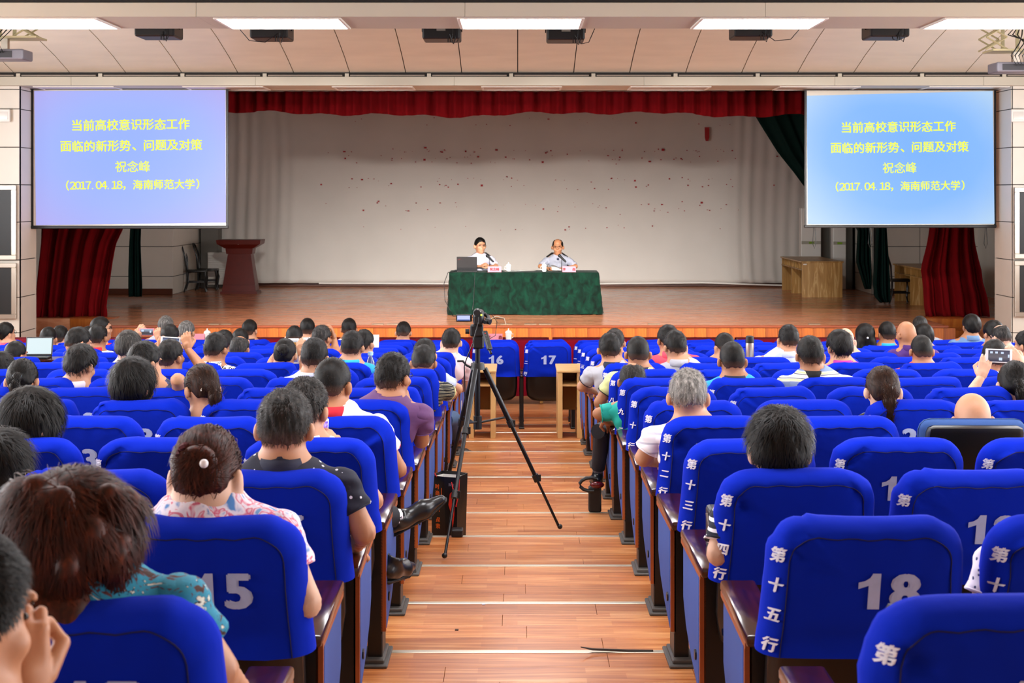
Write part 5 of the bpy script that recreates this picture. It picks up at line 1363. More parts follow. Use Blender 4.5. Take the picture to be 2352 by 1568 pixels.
P_(2331, 829, 10, 'pony', 'k', 'white', 8, 14, 'woman with black ponytail photographing with a white phone, right edge', sk='p', hw=1.1,
   arms=A(2331, 10, L=((2216, 925, .25), (2252, 868, .42), (.35, .1, .95), (-.3, -.9, 0), .5), R=((2372, 880, .3), (2348, 838, .44), (-.5, .1, .6), (.2, -.9, 0), .8)))
P_(2232, 903, 12, 'bald', 'd', 'white', -3, 8, 'bald man with dark fringe above the uncovered seat', sk='m', hw=1.03)
P_(2027, 841, 11, 'pony', 'b', 'black', 2, 14, 'woman with long straight brown ponytail, right block', sk='p')
P_(1788, 936, 14, 'thick', 'k', 'navystripe', 0, 20, 'person with bowl-cut black hair in a navy striped top', sk='p', hw=1.04,
   arms=A(1788, 14, L=((1650, 1272, .12), (1700, 1300, .4))), sleeve=.75)
P_(2452, 1010, 15, 'short', 'k', 'whitedots', 0, 10, 'person in white dotted shirt cut by the right edge', sk='t', big=1.12,
   arms=A(2452, 15, L=((2262, 1392, .16), (2330, 1400, .45))), sleeve=.8)

for a, k in PEOPLE:
    n = a[2]; X = (a[0]-1189)*(RD(n)+.2)/F
    cand = [q for q in range(-4, 36) if not (q in (16, 17) and n > 2)]
    OCC.add((n, min(cand, key=lambda q: abs(seat_x(q)-X))))
for n in range(1, 18):
    for num in range(-4, 36):
        if num in (16, 17) and n > 2: continue
        x = seat_x(num); d = RD(n)
        mg = .6 if 3 < n < 15 else 0; vis = 1189+(x-.27-mg)*F/d < 2362 and 1189+(x+.27+mg)*F/d > -12
        if not vis and not ((n, num) in OCC): continue
        if n == 17 and (n, num) not in OCC: continue
        if n == 16 and not vis: continue
        if num < 1:
            continue
        if num > 29: continue
        add_seat(n, num)
PE = {}
for a, k in PEOPLE: PE[a[0]] = person(*a, **k)
# ponytail tie, clips, beads, necklace: things worn stay with their wearer
def worn(cx, name, b, m, lx, ly, lz, smooth=True, label=None):
    e, H, R, _, _ = PE[cx]; o = b.obj(name, m, e, smooth=smooth); o.matrix_local = Matrix.Translation((Vector(H.tolist())+R @ Vector((lx, ly, lz)))) @ R.to_4x4()
    if label: o['label'] = label
    return o
def ring(r, t, n=20): return B().tube([(r*math.cos(i*2*math.pi/n), 0, r*math.sin(i*2*math.pi/n)) for i in range(n)], t, 6, closed=True)
worn(51, 'hair_tie', ring(.020, .007), mat('tie_blue', '8fb4cc', .6), 0, -.122, -.004, label='pale blue hair tie')
worn(463, 'hair_tie', ring(.018, .006), M_black, 0, -.12, 0)
worn(463, 'hair_clip', B().tube([(0, 0, -.035), (.006, -.004, 0), (.0, 0, .035)], .003, 6), mat('clip_silver', 'd8d0c4', .25, metal=.8), -.045, -.100, .01, label='silver hair clip')
worn(475, 'scrunchie', B().tube([(.024*math.cos(i*.4), .006*math.sin(i*2.1), .024*math.sin(i*.4)) for i in range(16)], .010, 7, closed=True), mat('scrunchie_red', '4a0d18', .9), -.022, -.105, .052, label='dark red scrunchie')
worn(475, 'hair_bead', B().ball((0, 0, 0), .012), mat('bead_white', 'e8e6ea', .2), .035, -.155, .03, label='white bead on the hair tie')
e, H, R, _, _ = PE[475]
nk = [(H[0]+.066*math.cos(a), H[1]-.025+.066*math.sin(a), H[2]-.172-.02*max(0, math.sin(a))) for a in [i*math.pi/12 for i in range(24)]]
B().tube(nk, .0022, 5, closed=True).obj('necklace', mat('gold', 'c9993a', .3, metal=.9), e)
worn(2027, 'hair_tie', ring(.018, .005), M_black, 0, -.12, 0)
worn(1986, 'hair_clip', B().ball((0, 0, 0), .011), M_white, 0, -.13, .0)
# polo trims: bag strap, dark band below the red collar
def strap(cx, pts, m, w=.016, name='bag_strap'):
    e, H, R, A_, _ = PE[cx]; B().tube([(H[0]+x, H[1]+y, H[2]+z) for x, y, z in pts], w, 6).obj(name, m, e, smooth=True)
strap(1550, [(.17, -.05, -.20), (.10, -.12, -.22), (.03, -.17, -.30), (-.06, -.17, -.42)], mat('strap_grey', '77766f', .8))
strap(1681, [(-.02, -.11, -.17), (-.06, -.14, -.22), (-.10, -.16, -.34)], mat('strap_brown', '3a251c', .8))
strap(463, [(.15, .02, -.19), (.145, -.06, -.2), (.13, -.1, -.26)], mat('strap_red', '8a2030', .7), .012)
# legs reaching into the aisle
def leg_part(cx, n, knee, ankle, trous, shoe_dir, label, sock=None, shoe='15171a', hip=None, sr=.05):
    e, H, R, A_, base = PE[cx]; K = Vector(LP(knee, *base).tolist()); An = Vector(LP(ankle, *base).tolist()); d = (An-K).normalized()
    if cx != 655: B().tube([K-Vector((.04, .10, 0)) if hip is None else hip, K, K.lerp(An, .5), K.lerp(An, .86)], [.05, .062, .052, .046], 12).obj('trouser_leg', CL[trous], e, smooth=True)
    if cx != 655: B().tube([K.lerp(An, .8), An], [.042, .034], 10).obj('sock', sock or mat('sock_grey', '6a6a70', .9), e, smooth=True)
    s = Vector(shoe_dir).normalized(); d2 = (d-s*d.dot(s)).normalized(); u = s.cross(d2).normalized()
    P3 = lambda a, b, c=0: np.array((An+s*a+d2*b+u*c).to_tuple())
    q = np.stack([P3(-.07, -.05), P3(.24, .08), P3(-.07, .08), P3(.24, -.05)])
    g = Grid(*[np.arange(q[:, i].min()-.06, q[:, i].max()+.06, .0065) for i in range(3)])
    g.cone(P3(-.035, .03), P3(.02, .035), .034, .036, .02); g.cone(P3(.02, .035), P3(.11, .048), .036, .040, .02); g.cone(P3(.11, .048), P3(.20, .056), .038, .020, .02); g.cone(P3(-.01, -.02), P3(0, .02), .036, .038, .02)
    g.cone(P3(-.01, -.05), P3(0, -.02), .030, .029, .004, op='s')
    sf = Grid(g.xs, g.ys, g.zs); sf.F = g.F.copy()
    g.plane(P3(0, .066), np.array(d2.to_tuple())); link('shoe', npmesh('shoe', *g.net()), mat('shoe_'+shoe, shoe, .28), e)
    sf.cone(P3(-.035, .05), P3(.02, .05), .036, .038, .004); sf.cone(P3(.02, .05), P3(.12, .055), .038, .043, .004); sf.cone(P3(.12, .055), P3(.205, .06), .042, .022, .004)
    sf.plane(P3(0, .078), np.array(d2.to_tuple())); sf.plane(P3(0, .060), -np.array(d2.to_tuple())); link('sole', npmesh('sole', *sf.net()), mat('sole', '0c0d0f', .6), e)
leg_part(701, 13, (835, 1188, .50), (915, 1186, .62), 'trouser', (.75, .28, .42), '', sock=mat('sock_white', 'e6e3ee', .9))
leg_part(655, 14, (868, 1215, 1.05), (905, 1292, 1.3), 'trouser', (.35, .9, -.05), '')
leg_part(1037, 5, (1046, 925, .50), (1052, 1030, .62), 'khaki', (.6, .75, -.05), '', sock=SK['t'], shoe='2a211c')
leg_part(976, 7, (1040, 960, .62), (1050, 1008, .9), 'jean', (.2, .95, 0), '', shoe='3a1512')
leg_part(1453, 9, (1385, 985, .50), (1372, 1090, .62), 'trouser', (0, 1, -.05), '')

# the two speakers on the stage
CL['check2'] = CL['check']
SPK = (26.62, STZ)
PE['L'] = person(1103, 545, 1, 'short', 'k', 'softwhite', -22, 3, 'man in white shirt and glasses seated behind the laptop on the stage', sk='m', base=SPK, facing=-1, stage=True, glasses=True, hw=1.22, big=1.22, sleeve=.8, head_y=.2,
   arms={'L': (np.array((-.30, .34, .83)), np.array((-.17, .50, .84)), np.array((.75, .3, .25)), (0, .5, .8), .8), 'R': (np.array((.28, .34, .83)), np.array((-.02, .50, .84)), np.array((-.6, .35, .35)), (0, .6, .7), .8)})
PE['R'] = person(1281, 548, 1, 'thin', 'k', 'check', 4, 8, 'man with receding hair and checked polo reading papers at the table', sk='t', base=SPK, facing=-1, stage=True, glasses=True, hw=1.22, big=1.222, collar='navy', sleeve=.85, head_y=.2, extra={'cuff': 'navy'},
   arms={'L': (np.array((-.33, .33, .83)), np.array((-.10, .50, .80)), np.array((.85, .3, .0)), (0, 0, 1), .6), 'R': (np.array((.33, .33, .83)), np.array((.17, .52, .80)), np.array((-.4, .8, .15)), (0, 0, 1), .8)})
e, H, R, A_, _ = PE['R']; B().box(-.022, .022, H[1]+.105, H[1]+.125, H[2]-.36, H[2]-.20, bev=.004).obj('placket', CL['navy'], e)
for k in ('L', 'R'):
    e = PE[k][0]; c = black_chair(e.location.x, 27.0, STZ, math.pi, 'black chair under the man in the white shirt, behind the table' if k == 'L' else 'black chair under the man in the checked polo, behind the table')
V = []
for i in range(9):
    u = i/8; V.append([((1264+29*u-1189)*26.5/F, 26.5-.06*u+.02*math.sin(u*3), TZ+.10-.07*u+.02*math.sin(u*4)), ((1268+25*u-1189)*26.5/F, 26.32-.03*u, TZ+.02+.0*u)])
o = link('reading_papers', grid_mesh('reading_papers', np.array(V)), M_white, None, 'white papers held by the man in the checked polo', 'paper'); md = o.modifiers.new('t', 'SOLIDIFY'); md.thickness = .003

# ---------------------------------------------------------------- held and carried things
def phone(px, py, d, w, h, label, case, disp, rz=0, roll=0, thick=.009):
    c = at(px, py, d); e = empty('phone', c, label, 'phone', None, (0, roll, rz))
    B().box(-w/2, w/2, -thick/2, thick/2, -h/2, h/2, bev=.004, seg=2).obj('case', case, e, smooth=True)
    o = B().box(-w/2*.80, w/2*.80, -thick/2-.0008, -thick/2, -h/2*.84, h/2*.84).obj('display', disp, e)
    return e, o
def scene_disp(name, base, bright):
    return ramp_mat_emit(name, base, bright)
def ramp_mat_emit(name, a, b_, sc=4):
    m = bpy.data.materials.new(name); m.use_nodes = True; t = NT(m); p = t.n['Principled BSDF']; p.inputs['Base Color'].default_value = (.01, .01, .01, 1); p.inputs['Roughness'].default_value = .1
    tc = t.add('ShaderNodeTexCoord'); sp = t.add('ShaderNodeSeparateXYZ'); t.ln(tc.outputs['Generated'], sp.inputs[0])
    r = t.add('ShaderNodeValToRGB'); e = r.color_ramp.elements; e[0].position = .0; e[0].color = lin(a); e[1].position = 1; e[1].color = lin(b_[1]); q = e.new(.38); q.color = lin(b_[0])
    t.ln(sp.outputs[2], r.inputs[0]); t.ln(r.outputs[0], p.inputs['Emission Color']); p.inputs['Emission Strength'].default_value = .9
    return m
M_glow = mat('display_glow', '101014', .2, emit=1.0, ecol='cfe0ff')
M_pw = mat('phone_white', 'dfdfe2', .25)
def disp_bits(e, w, h, rects, m=M_glow):
    for x0, x1, z0, z1 in rects: B().box(x0*w, x1*w, -.0068, -.0055, z0*h, z1*h).obj('display_patch', m, e)
dA = ramp_mat_emit('disp_stage', '1a1c24', ('a8c0f0', '3c3c52'))
dB = ramp_mat_emit('disp_hall', '2a2c48', ('6f6a74', '55525c'))
dC = ramp_mat_emit('disp_pink', '555a62', ('4a3e38', 'b0c4da'))
d_ = RD(8)+.33; e, o = phone(392, 786, d_, .145, .078, 'white phone held up by the man in dark navy', M_pw, dA, .08, .08)
disp_bits(e, .145, .078, [(-.1, .12, -.40, -.33)], M_black); disp_bits(e, .145, .078, [(-.02, .0, -.3, -.2)])
d_ = RD(4)+.36; e, o = phone(337, 762, d_, .155, .07, 'pink cased phone held up in the left front rows', mat('phone_pink', 'e0808a', .4), dC, -.05, 0)
disp_bits(e, .155, .07, [(-.33, -.18, .05, .3), (.2, .3, -.1, .2)])
d_ = RD(10)+.43; e, o = phone(2294, 817, d_, .158, .082, 'white phone held up by the woman at the right edge', M_pw, dB, -.06, .03)
disp_bits(e, .158, .082, [(-.33, -.24, .18, .32), (-.14, -.05, .18, .32), (.07, .17, .16, .30), (.0, .12, -.32, -.12)]); disp_bits(e, .158, .082, [(.33, .385, -.1, .12)])
d_ = RD(13)+.42; e, o = phone(738, 998, d_, .07, .13, 'phone in a purple flowered case held by the grey-haired man', M_pw, ramp_mat('purple_case', [(.3, '3a1aa0'), (.5, '7a4ae0'), (.7, 'e0d8ff')], 'noise', rough=.4, scale=60), .9, .1)
d_ = RD(7)+.36; e, o = phone(672, 806, d_, .10, .20, 'white tablet held up by the woman with pinned hair', M_pw, ramp_mat_emit('disp_tab', '2a30a0', ('d8d0b0', 'c8ccd8')), 0, 0)
disp_bits(e, .10, .20, [(.05, .3, .2, .35), (.1, .35, -.3, -.2)], M_oak)
M_lapdisp = mat('laptop_display', '202428', .3, emit=.95, ecol='d3e6ea')
c = at(83, 822, RD(6)+.48); laptop((c.x, c.y, c.z-.0), 'open laptop with a bright display among the left rows', False, .68, .04, M_lapdisp)
B().box(-.2, .2, -.13, .13, -.02, 0, bev=.004).box(-.02, .02, -.02, .02, -.6, -.02).obj('writing_board', M_arm, loc=(c.x, c.y, c.z-.001), label='small fold-up writing board carrying the laptop', cat='board')
# steel flask, cups, placards, papers
x = at(1722, 800, RD(6)+.5); e = empty('steel_flask', (x.x, x.y, x.z-.13), 'steel flask with black lid beside the pinstriped man', 'flask')
B().lathe([(.034, 0), (.036, .01), (.036, .16), (.033, .18)], n=18).obj('flask_body', M_steel, e, smooth=True); B().lathe([(.037, .178), (.037, .20), (.033, .235), (.02, .24)], n=18).obj('flask_lid', M_black, e, smooth=True)
B().box(-.2, .2, -.13, .13, -.02, 0, bev=.004).box(-.02, .02, -.02, .02, -.6, -.02).obj('writing_board', M_arm, loc=(x.x, x.y, x.z-.131), label='small fold-up writing board carrying the steel flask', cat='board')
# front desks under dark red cloth
for k, (x0, x1) in enumerate(((-6.6, -4.3), (-4.25, -1.95), (-1.9, .4), (.45, 2.75), (2.8, 5.1))):
    nm = ['first', 'second', 'middle', 'fourth', 'fifth'][k]
    e = empty('front_desk', ((x0+x1)/2, 18.45, FZ(1)), f'long front desk under dark red cloth, {nm} from the left', 'table', 'front desks'); w = (x1-x0)/2
    for sx in (-1, 1): B().box(sx*(w-.1)-.02, sx*(w-.1)+.02, -.2, .2, 0, .75).obj('leg', M_oak, e)
    B().box(-w+.02, w-.02, -.25, .25, .75, .78).obj('desk_top', M_oak, e)
    V = []
    for j, (yy, zz) in enumerate(((.26, .3), (.262, .786), (-.255, .786), (-.262, .775), (-.265, .5), (-.27, .1))):
        V.append([(-w+2*w*i/90, yy-(.012*math.sin(i*1.1)+.01*math.sin(i*.43+k))*(1 if j > 3 else 0), zz) for i in range(91)])
    link('tablecloth', grid_mesh('tablecloth', np.array(V)), M_vel if False else mat('wine_velvet', '74061a', .9, spec=.1, bump=.3, bscale=60, var=.1, vscale=5), None, f'dark red velvet cloth over the front desk, {nm} from the left', 'tablecloth', 'red cloths', loc=((x0+x1)/2, 18.45, FZ(1)))
zt = FZ(1)+.79
cup(((1168-1189)*18.3/F, 18.3, zt), 'white lidded cup on the red front desk, right of the tripod', 1.0, -1)
cup(((476-1189)*18.3/F, 18.3, zt), 'white lidded cup on the red front desk, left side', 1.0, 1)
placard(((1136-1189)*18.25/F, 18.25, zt), '李  森', 'pink name card on the red front desk behind the tripod', .2, .085)
placard(((452-1189)*18.25/F, 18.25, zt), ' ', 'pink name card on the red front desk, left side', .2, .085)
p = at(858, 783, RD(5)+.45); B().box(-.05, .05, -.003, .003, -.06, .06, M=Matrix.Rotation(-.35, 4, 'X')).obj('paper_sheet', M_white, loc=p, label='white sheet read by the man in white, centre left', cat='paper')
p = at(851, 814, RD(7)+.3); e = empty('water_bottle', (p.x, p.y, p.z-.2), 'clear plastic bottle with pale blue cap, left block centre', 'bottle')
M_pet = mat('pet_plastic', 'dfeaf0', .08); M_pet.node_tree.nodes['Principled BSDF'].inputs['Transmission Weight'].default_value = .9
B().lathe([(.03, 0), (.032, .01), (.032, .14), (.014, .185), (.014, .2)], n=16).obj('bottle_body', M_pet, e, smooth=True); B().lathe([(.021, .195), (.021, .222), (.0, .223)], n=16).obj('cap', mat('cap_blue', 'a9d2ee', .4), e, smooth=True)

# two small wooden desks standing across the aisle before the seats
def aisle_desk(x0, x1, label, inner):
    y0, y1 = 14.85, 15.42; z = FZ(3); e = empty('small_wooden_desk', ((x0+x1)/2, y0, z), label, 'desk'); w = (x1-x0)/2; h = .70
    B().box(-w-.01, w+.01, -.015, y1-y0, h-.025, h, bev=.003).obj('desk_top', mat('desk_birch', 'cfa76c', .4, var=.08, vscale=3), e)
    for sx in (-1, 1): B().box(sx*w-(.05 if sx > 0 else 0), sx*w+(.05 if sx < 0 else 0), 0, y1-y0-.02, 0, h-.025, bev=.003).obj('side_panel', mat('desk_birch', 'cfa76c'), e)
    B().box(-w+.05, w-.05, .02, y1-y0-.05, h-.17, h-.15).obj('shelf', mat('desk_birch', ''), e)
    B().box(-w+.05, w-.05, y1-y0-.06, y1-y0-.04, .22, h-.025).obj('back_panel', mat('desk_back', 'b07a30', .45), e)
aisle_desk(-.50, -.228, 'small pale wooden desk in the aisle behind the tripod', 1)
aisle_desk(.41, .66, 'small pale wooden desk on the right side of the aisle', -1)
# ================================================================ tripod, bag, ceiling gear
DT = 8.9
c0 = at(1097, 840, DT); tri = empty('camcorder_tripod', (c0.x, DT, FZ(9)-.0), 'black camcorder tripod standing on the aisle steps', 'tripod')
def TL(px, py, d): q = at(px, py, d); return Vector((q.x-c0.x, q.y-DT, q.z-FZ(9)))
M_leg = mat('tripod_grey', '2c2e31', .35, metal=.5)
B().tube([TL(1097, 795, DT), TL(1097, 985, DT)], .0155, 12).obj('centre_column', M_blackm, tri, smooth=True)
B().cyl(TL(1097, 833, DT), TL(1097, 848, DT), .04, .045, 16).obj('collar', M_black, tri, smooth=True)
feet = [TL(1021, 1281, 8.22), TL(1286, 1214, 9.02), Vector((-.52-c0.x, 9.4-DT, FZ(9)-FZ(9)+.005))]
for i, ft in enumerate(feet):
    top = Vector((0, 0, TL(1097, 846, DT).z)); dr = (ft-top); d2 = Vector((dr.x, dr.y, 0)).normalized()*.045; a = top+d2; dr = ft-a
    B().tube([a, a+dr*.34], .0165, 10).obj('leg_upper', M_leg if i == 0 else M_blackm, tri, smooth=True)
    B().tube([a+dr*.30, a+dr*.68], .0125, 10).obj('leg_middle', M_blackm, tri, smooth=True)
    B().tube([a+dr*.66, a+dr*.985], .0085, 8).obj('leg_lower', M_blackm, tri, smooth=True)
    for f in (.34, .68): B().cyl(a+dr*(f-.02), a+dr*(f+.02), .021, n=12).box(-.012, .03, -.01, .01, -.02, .02, M=Matrix.Translation(a+dr*f)).obj('leg_clamp', M_black, tri)
    B().ball(ft+Vector((0, 0, .014)), .016).obj('rubber_foot', M_black, tri)
    m = a+dr*.30; B().tube([Vector((0, 0, m.z-.03)), m], .007, 8).obj('spreader', M_blackm, tri, smooth=True)
B().cyl(Vector((0, 0, TL(0, 955, DT).z)), Vector((0, 0, TL(0, 985, DT).z)), .026, n=14).obj('spreader_hub', M_black, tri)
B().box(-.045, .035, -.04, .04, TL(0, 772, DT).z, TL(0, 745, DT).z, bev=.01, seg=2).box(-.03, .04, -.035, .035, TL(0, 800, DT).z, TL(0, 770, DT).z, bev=.01).obj('pan_head', M_black, tri)
B().cyl((-.05, 0, TL(0, 761, DT).z), (-.075, 0, TL(0, 761, DT).z), .016, n=12).obj('head_knob', M_leg, tri)
B().tube([TL(1112, 762, DT-.03), TL(1118, 790, DT-.08), TL(1128, 812, DT-.14)], .008, 8).obj('pan_handle', M_blackm, tri, smooth=True)
a, b_ = TL(1113, 760, DT-.10), TL(1127, 810, DT-.16); dv = (b_-a).normalized()
q = B(); q.box(-.016, .016, -.012, .012, 0, .125, bev=.006, seg=2, M=Matrix.Translation(a) @ (-dv).to_track_quat('-Z', 'Y').to_matrix().to_4x4()); q.obj('remote_grip', mat('remote_grey', '24272a', .4), tri)
for k, cc in ((.1, 'c02018'), (.22, '4a4c50'), (.34, '4a4c50'), (.46, '4a4c50')):
    p = a.lerp(b_, k); B().ball(p+Vector((0, -.014, 0)), .0045).obj('remote_button', mat('button_'+cc, cc, .5), tri)
B().tube([(-.03, 0, TL(0, 846, DT).z), (-.07, 0, TL(0, 838, DT).z), (-.09, 0, TL(0, 829, DT).z), (-.125, 0, TL(0, 829, DT).z)], .007, 8).obj('crank_handle', M_black, tri, smooth=True)
# camcorder
cc = at(1099, 745, DT); cam_o = empty('camcorder', cc, 'black camcorder with flip-out display on the tripod', 'camcorder')
B().box(-.032, .034, -.09, .10, .004, .088, bev=.022, seg=3).obj('camcorder_body', mat('camcorder_black', '17181a', .35), cam_o, smooth=True)
B().cyl((-.006, -.02, .078), (-.006, -.095, .078), .024, .02, n=18).obj('viewfinder', M_black, cam_o, smooth=True)
B().cyl((0, .10, .05), (0, .15, .05), .03, n=20).obj('lens', M_black, cam_o, smooth=True)
B().box(-.026, .006, -.108, -.088, .008, .056, bev=.004).obj('battery', M_black, cam_o)
B().tube([(.034, .06, .06), (.06, .02, .045), (.064, -.04, .03), (.04, -.09, .022)], .012, 8).obj('hand_strap', M_black, cam_o, smooth=True)
B().cyl((.045, -.06, .03), (.075, -.075, .022), .018, n=14).obj('strap_knob', M_black, cam_o)
B().ball((.02, -.092, .066), .006).obj('indicator', mat('led_green', '203010', .4, emit=2, ecol='c8f040'), cam_o)
B().box(-.135, -.038, -.07, -.058, .022, .068, bev=.005, seg=2).obj('display_frame', M_black, cam_o)
o = B().box(-.127, -.05, -.0712, -.0705, .030, .061).obj('display', mat('camcorder_display', '101014', .2, emit=1.0, ecol='c4cbff'), cam_o)
B().box(-.126, -.051, -.0722, -.0714, .030, .037).obj('display_band', mat('display_band', '101014', .2, emit=.8, ecol='4a6ab0'), cam_o)
B().tube([(.0, -.1, .03), (-.01, -.14, -.02), (-.03, -.15, -.1), (-.07, -.12, -.2), (-.085, -.06, -.25), (-.08, -.04, -.42), (-.07, -.04, -.6)], .0035, 6).obj('power_lead', M_black, cam_o, smooth=True)
B().tube([(.03, -.06, .07), (.08, -.05, .068), (.115, -.05, .02), (.105, -.08, -.06), (.05, -.1, -.09)], .002, 5).obj('remote_lead', M_black, cam_o, smooth=True)
# shopping bag on the step
d = 9.0; bb = at(1034, 1222, d); bz = FZ(9); e = empty('shopping_bag', (bb.x, d, bz), 'black paper carrier bag with orange characters beside the tripod', 'bag')
W0, W1, D1, Hh = .095, .10, .13, .40
M_bag = mat('bag_black', '131314', .35)
def bagpt(u, v, t): # u across 0..1, v depth
    return None
e.rotation_euler[2] = math.radians(-28)
c4 = [(-.09, -.05), (.07, -.05), (.07, .05), (-.09, .05)]
t4 = [(-.10, -.06), (.0, -.075), (.085, -.055), (.09, .06), (0, .075), (-.09, .06)]
b4 = [(-.10, -.055), (.0, -.055), (.08, -.055), (.08, .055), (0, .055), (-.10, .055)]
q = B(); A0 = [q.b.verts.new((x, y, 0)) for x, y in b4]; A1 = [q.b.verts.new((x, y, Hh-(.01 if y < 0 else 0))) for x, y in t4]; q.b.faces.new(A0)
for k in range(6): q.b.faces.new((A0[k], A0[(k+1) % 6], A1[(k+1) % 6], A1[k]))
o = q.obj('bag_body', M_bag, e); md = o.modifiers.new('t', 'SOLIDIFY'); md.thickness = .003
q = B(); A0 = [q.b.verts.new((x*.93, y*.9, .03)) for x, y in b4]; A1 = [q.b.verts.new((x*.94, y*.93, Hh-.02)) for x, y in t4]
for k in range(6): q.b.faces.new((A0[k], A0[(k+1) % 6], A1[(k+1) % 6], A1[k]))
q.obj('white_lining', M_white, e)
def bagface(u, z, off=-.002):
    # front-left face, from (-.10,-.06) to (0,-.075) at the top
    f = z/Hh; x = u; y0 = -.055+(-.06+.055)*f; y1 = -.055+(-.075+.055)*f; t = (u+.10)/.10
    return (x, y0+(y1-y0)*t+off-.001, z)
M_or = mat('bag_orange', 'f06a1c', .5)
for i, (ch, z) in enumerate(zip('时尚好玩探索', (.325, .285, .225, .185, .12, .08))):
    text_on('bag_text', ch, .034, lambda u, v, w, z=z: bagface(-.052+u, z+v), M_or, e, 0, .0006)
B().box(-.018, -.016, -.078, -.074, .22, .32).obj('bag_line', M_or, e)
# red printed shape on the right half
q = B(); q.prism([(.03, .05), (.045, .18), (.03, .22), (.04, .29), (.052, .30), (.055, .22), (.066, .29), (.076, .29), (.07, .16), (.06, .08), (.05, .19), (.042, .06)], 'y', -.072, -.069); q.obj('red_print', mat('bag_red', 'd6260f', .5), e)
text_on('bag_text', '探索', .02, lambda u, v, w: (.05+u, -.072, .345+v), mat('bag_grey', '9a9aa0', .5), e, 0, .0003)
M_cord = mat('bag_cord', 'd01818', .6)
B().tube([(-.09, -.062, Hh-.02), (-.115, -.075, Hh+.02), (-.10, -.085, Hh+.03), (-.07, -.07, Hh+.005), (-.05, -.06, Hh-.03)], .0035, 6).obj('handle_cord', M_cord, e, smooth=True)
B().tube([(.05, -.068, Hh-.04), (.075, -.09, Hh-.08), (.085, -.10, Hh-.16), (.10, -.1, Hh-.18), (.108, -.08, Hh-.1), (.095, -.05, Hh-.02)], .0035, 6).obj('handle_cord', M_cord, e, smooth=True)
p = at(1051, 1222, 8.83); B().box(-.035, .035, -.04, .04, 0, .045, bev=.008, seg=2).obj('power_adapter', M_black, loc=(p.x, 8.80, FZ(10)), label='small black power adapter on the step edge beside the bag', cat='adapter')
p = at(1378, 1112, 9.7); e = empty('handbag', (p.x, p.y, p.z), 'black bag with shiny dark red clasp hanging at the right seat ends', 'bag')
B().tube([(-.06+.075*math.cos(t), 0, .03*0+.045*math.sin(t)) for t in [i*.5 for i in range(2, 11)]], .012, 8).obj('bag_handle', M_black, e, smooth=True)
B().ball((-.02, -.02, .0), .03, (1.6, .8, .8)).obj('clasp', mat('clasp_red', '5a0c12', .15), e, smooth=True)
B().box(-.075, .01, 0, .08, -.19, -.02, bev=.01).obj('bag_body', M_black, e)
p = at(1642, 1190, 5.05); e = empty('shoulder_bag', (p.x, p.y, p.z), 'black shoulder bag with metal ring beside the striped top', 'bag')
B().box(-.02, .035, 0, .10, -.12, .03, bev=.012, seg=2).obj('bag_body', M_black, e); B().box(-.005, .04, -.006, .0, -.01, .04).obj('pink_patch', mat('patch_pink', 'c01848', .5), e)
B().tube([(-.03, -.01, .02+.015*0), (-.025, -.012, -.02), (-.03, -.012, -.06)], .004, 6).obj('metal_ring', M_steel, e)
# bits on the steps
for px, py, nn, cc_, lb in ((1111, 1388, 12, 'd8dcec', 'tiny white scrap of paper on the step'), (1049, 1447, 13, '3a2018', 'tiny dark crumb on the nearer step')):
    dd = (CZ-FZ(nn))*F/(py-447); p = at(px, py, dd); B().box(-.008, .008, -.008, .008, 0, .004, bev=.001).obj('floor_scrap', mat('scrap_'+cc_, cc_, .7), loc=(p.x, p.y, FZ(nn)), label=lb, cat='scrap')
B().tube([((1333-1189)*6.03/F, NOSE(13)-.06, FZ(13)+.035), ((1360-1189)*6.03/F, NOSE(13)-.03, FZ(13)+.016), ((1440-1189)*6.03/F, NOSE(13)-.02, FZ(13)+.008), ((1500-1189)*6.03/F, NOSE(13)-.015, FZ(13)+.006)], [.002, .005, .005, .004], 6).obj('loose_strip', mat('strip_dark', '3a3430', .4), label='loose curled end of the dark edging strip on the nearest visible step', cat='strip')

# hanging stage lamps behind the nearer beam
for k, px in enumerate((354, 617, 1013, 1300, 1731, 2045)):
    wpx = (92, 88, 87, 87, 88, 90)[k]; bot = (83, 87, 89, 91, 84, 84)[k]; d = 16.2; w = wpx*d/F/2
    x = (px-1189)*d/F; z = CZ-(bot-447)*d/F
    nm = ['leftmost', 'second from left', 'third from left', 'third from right', 'second from right', 'rightmost'][k]
    e = empty('stage_lamp', (x, d, z), f'black box lamp with cables hung behind the nearer beam, {nm}', 'lamp', 'stage lamps')
    B().box(-w, w, 0, .45, 0, .27, bev=.02, seg=2).obj('lamp_body', M_black, e)
    B().box(-.05, .05, -.003, .0, .09, .115).obj('rating_label', mat('label_grey', '77736a', .6), e)
    for s in (-1, 1): B().box(s*(w+.012)-.006, s*(w+.012)+.006, .2, .24, .1, 1.2).obj('bracket_arm', M_blackm, e)
    b = B()
    ex = (.05, -.45, .12, .22, .45, -.1)[k]
    b.tube([(.14, -.01, .2), (.13, -.03, .05), (.12, -.02, -.04), (.14, -.02, -.06), (.16, 0, .0), (.17, .0, .2)], .005, 6); b.obj('cable', M_black, e, smooth=True)
    b = B(); b.tube([(.10, -.01, .05), (.10+ex*.3, -.02, -.05), (.10+ex*.7, -.0, -.03), (.10+ex, .05, .12), (.1+ex*1.15, .1, .3)], .005, 6); b.obj('cable', M_black, e, smooth=True)
    for s in (.08, .105): B().box(s-.006, s+.006, -.012, .0, -.04, .02).obj('plug', M_black, e)
    B().box(-w+.03, w-.03, .45, .452, .03, .24).obj('lamp_front', mat('lamp_front', 'fff2e0', .3, emit=6, ecol='fff0dc'), e)
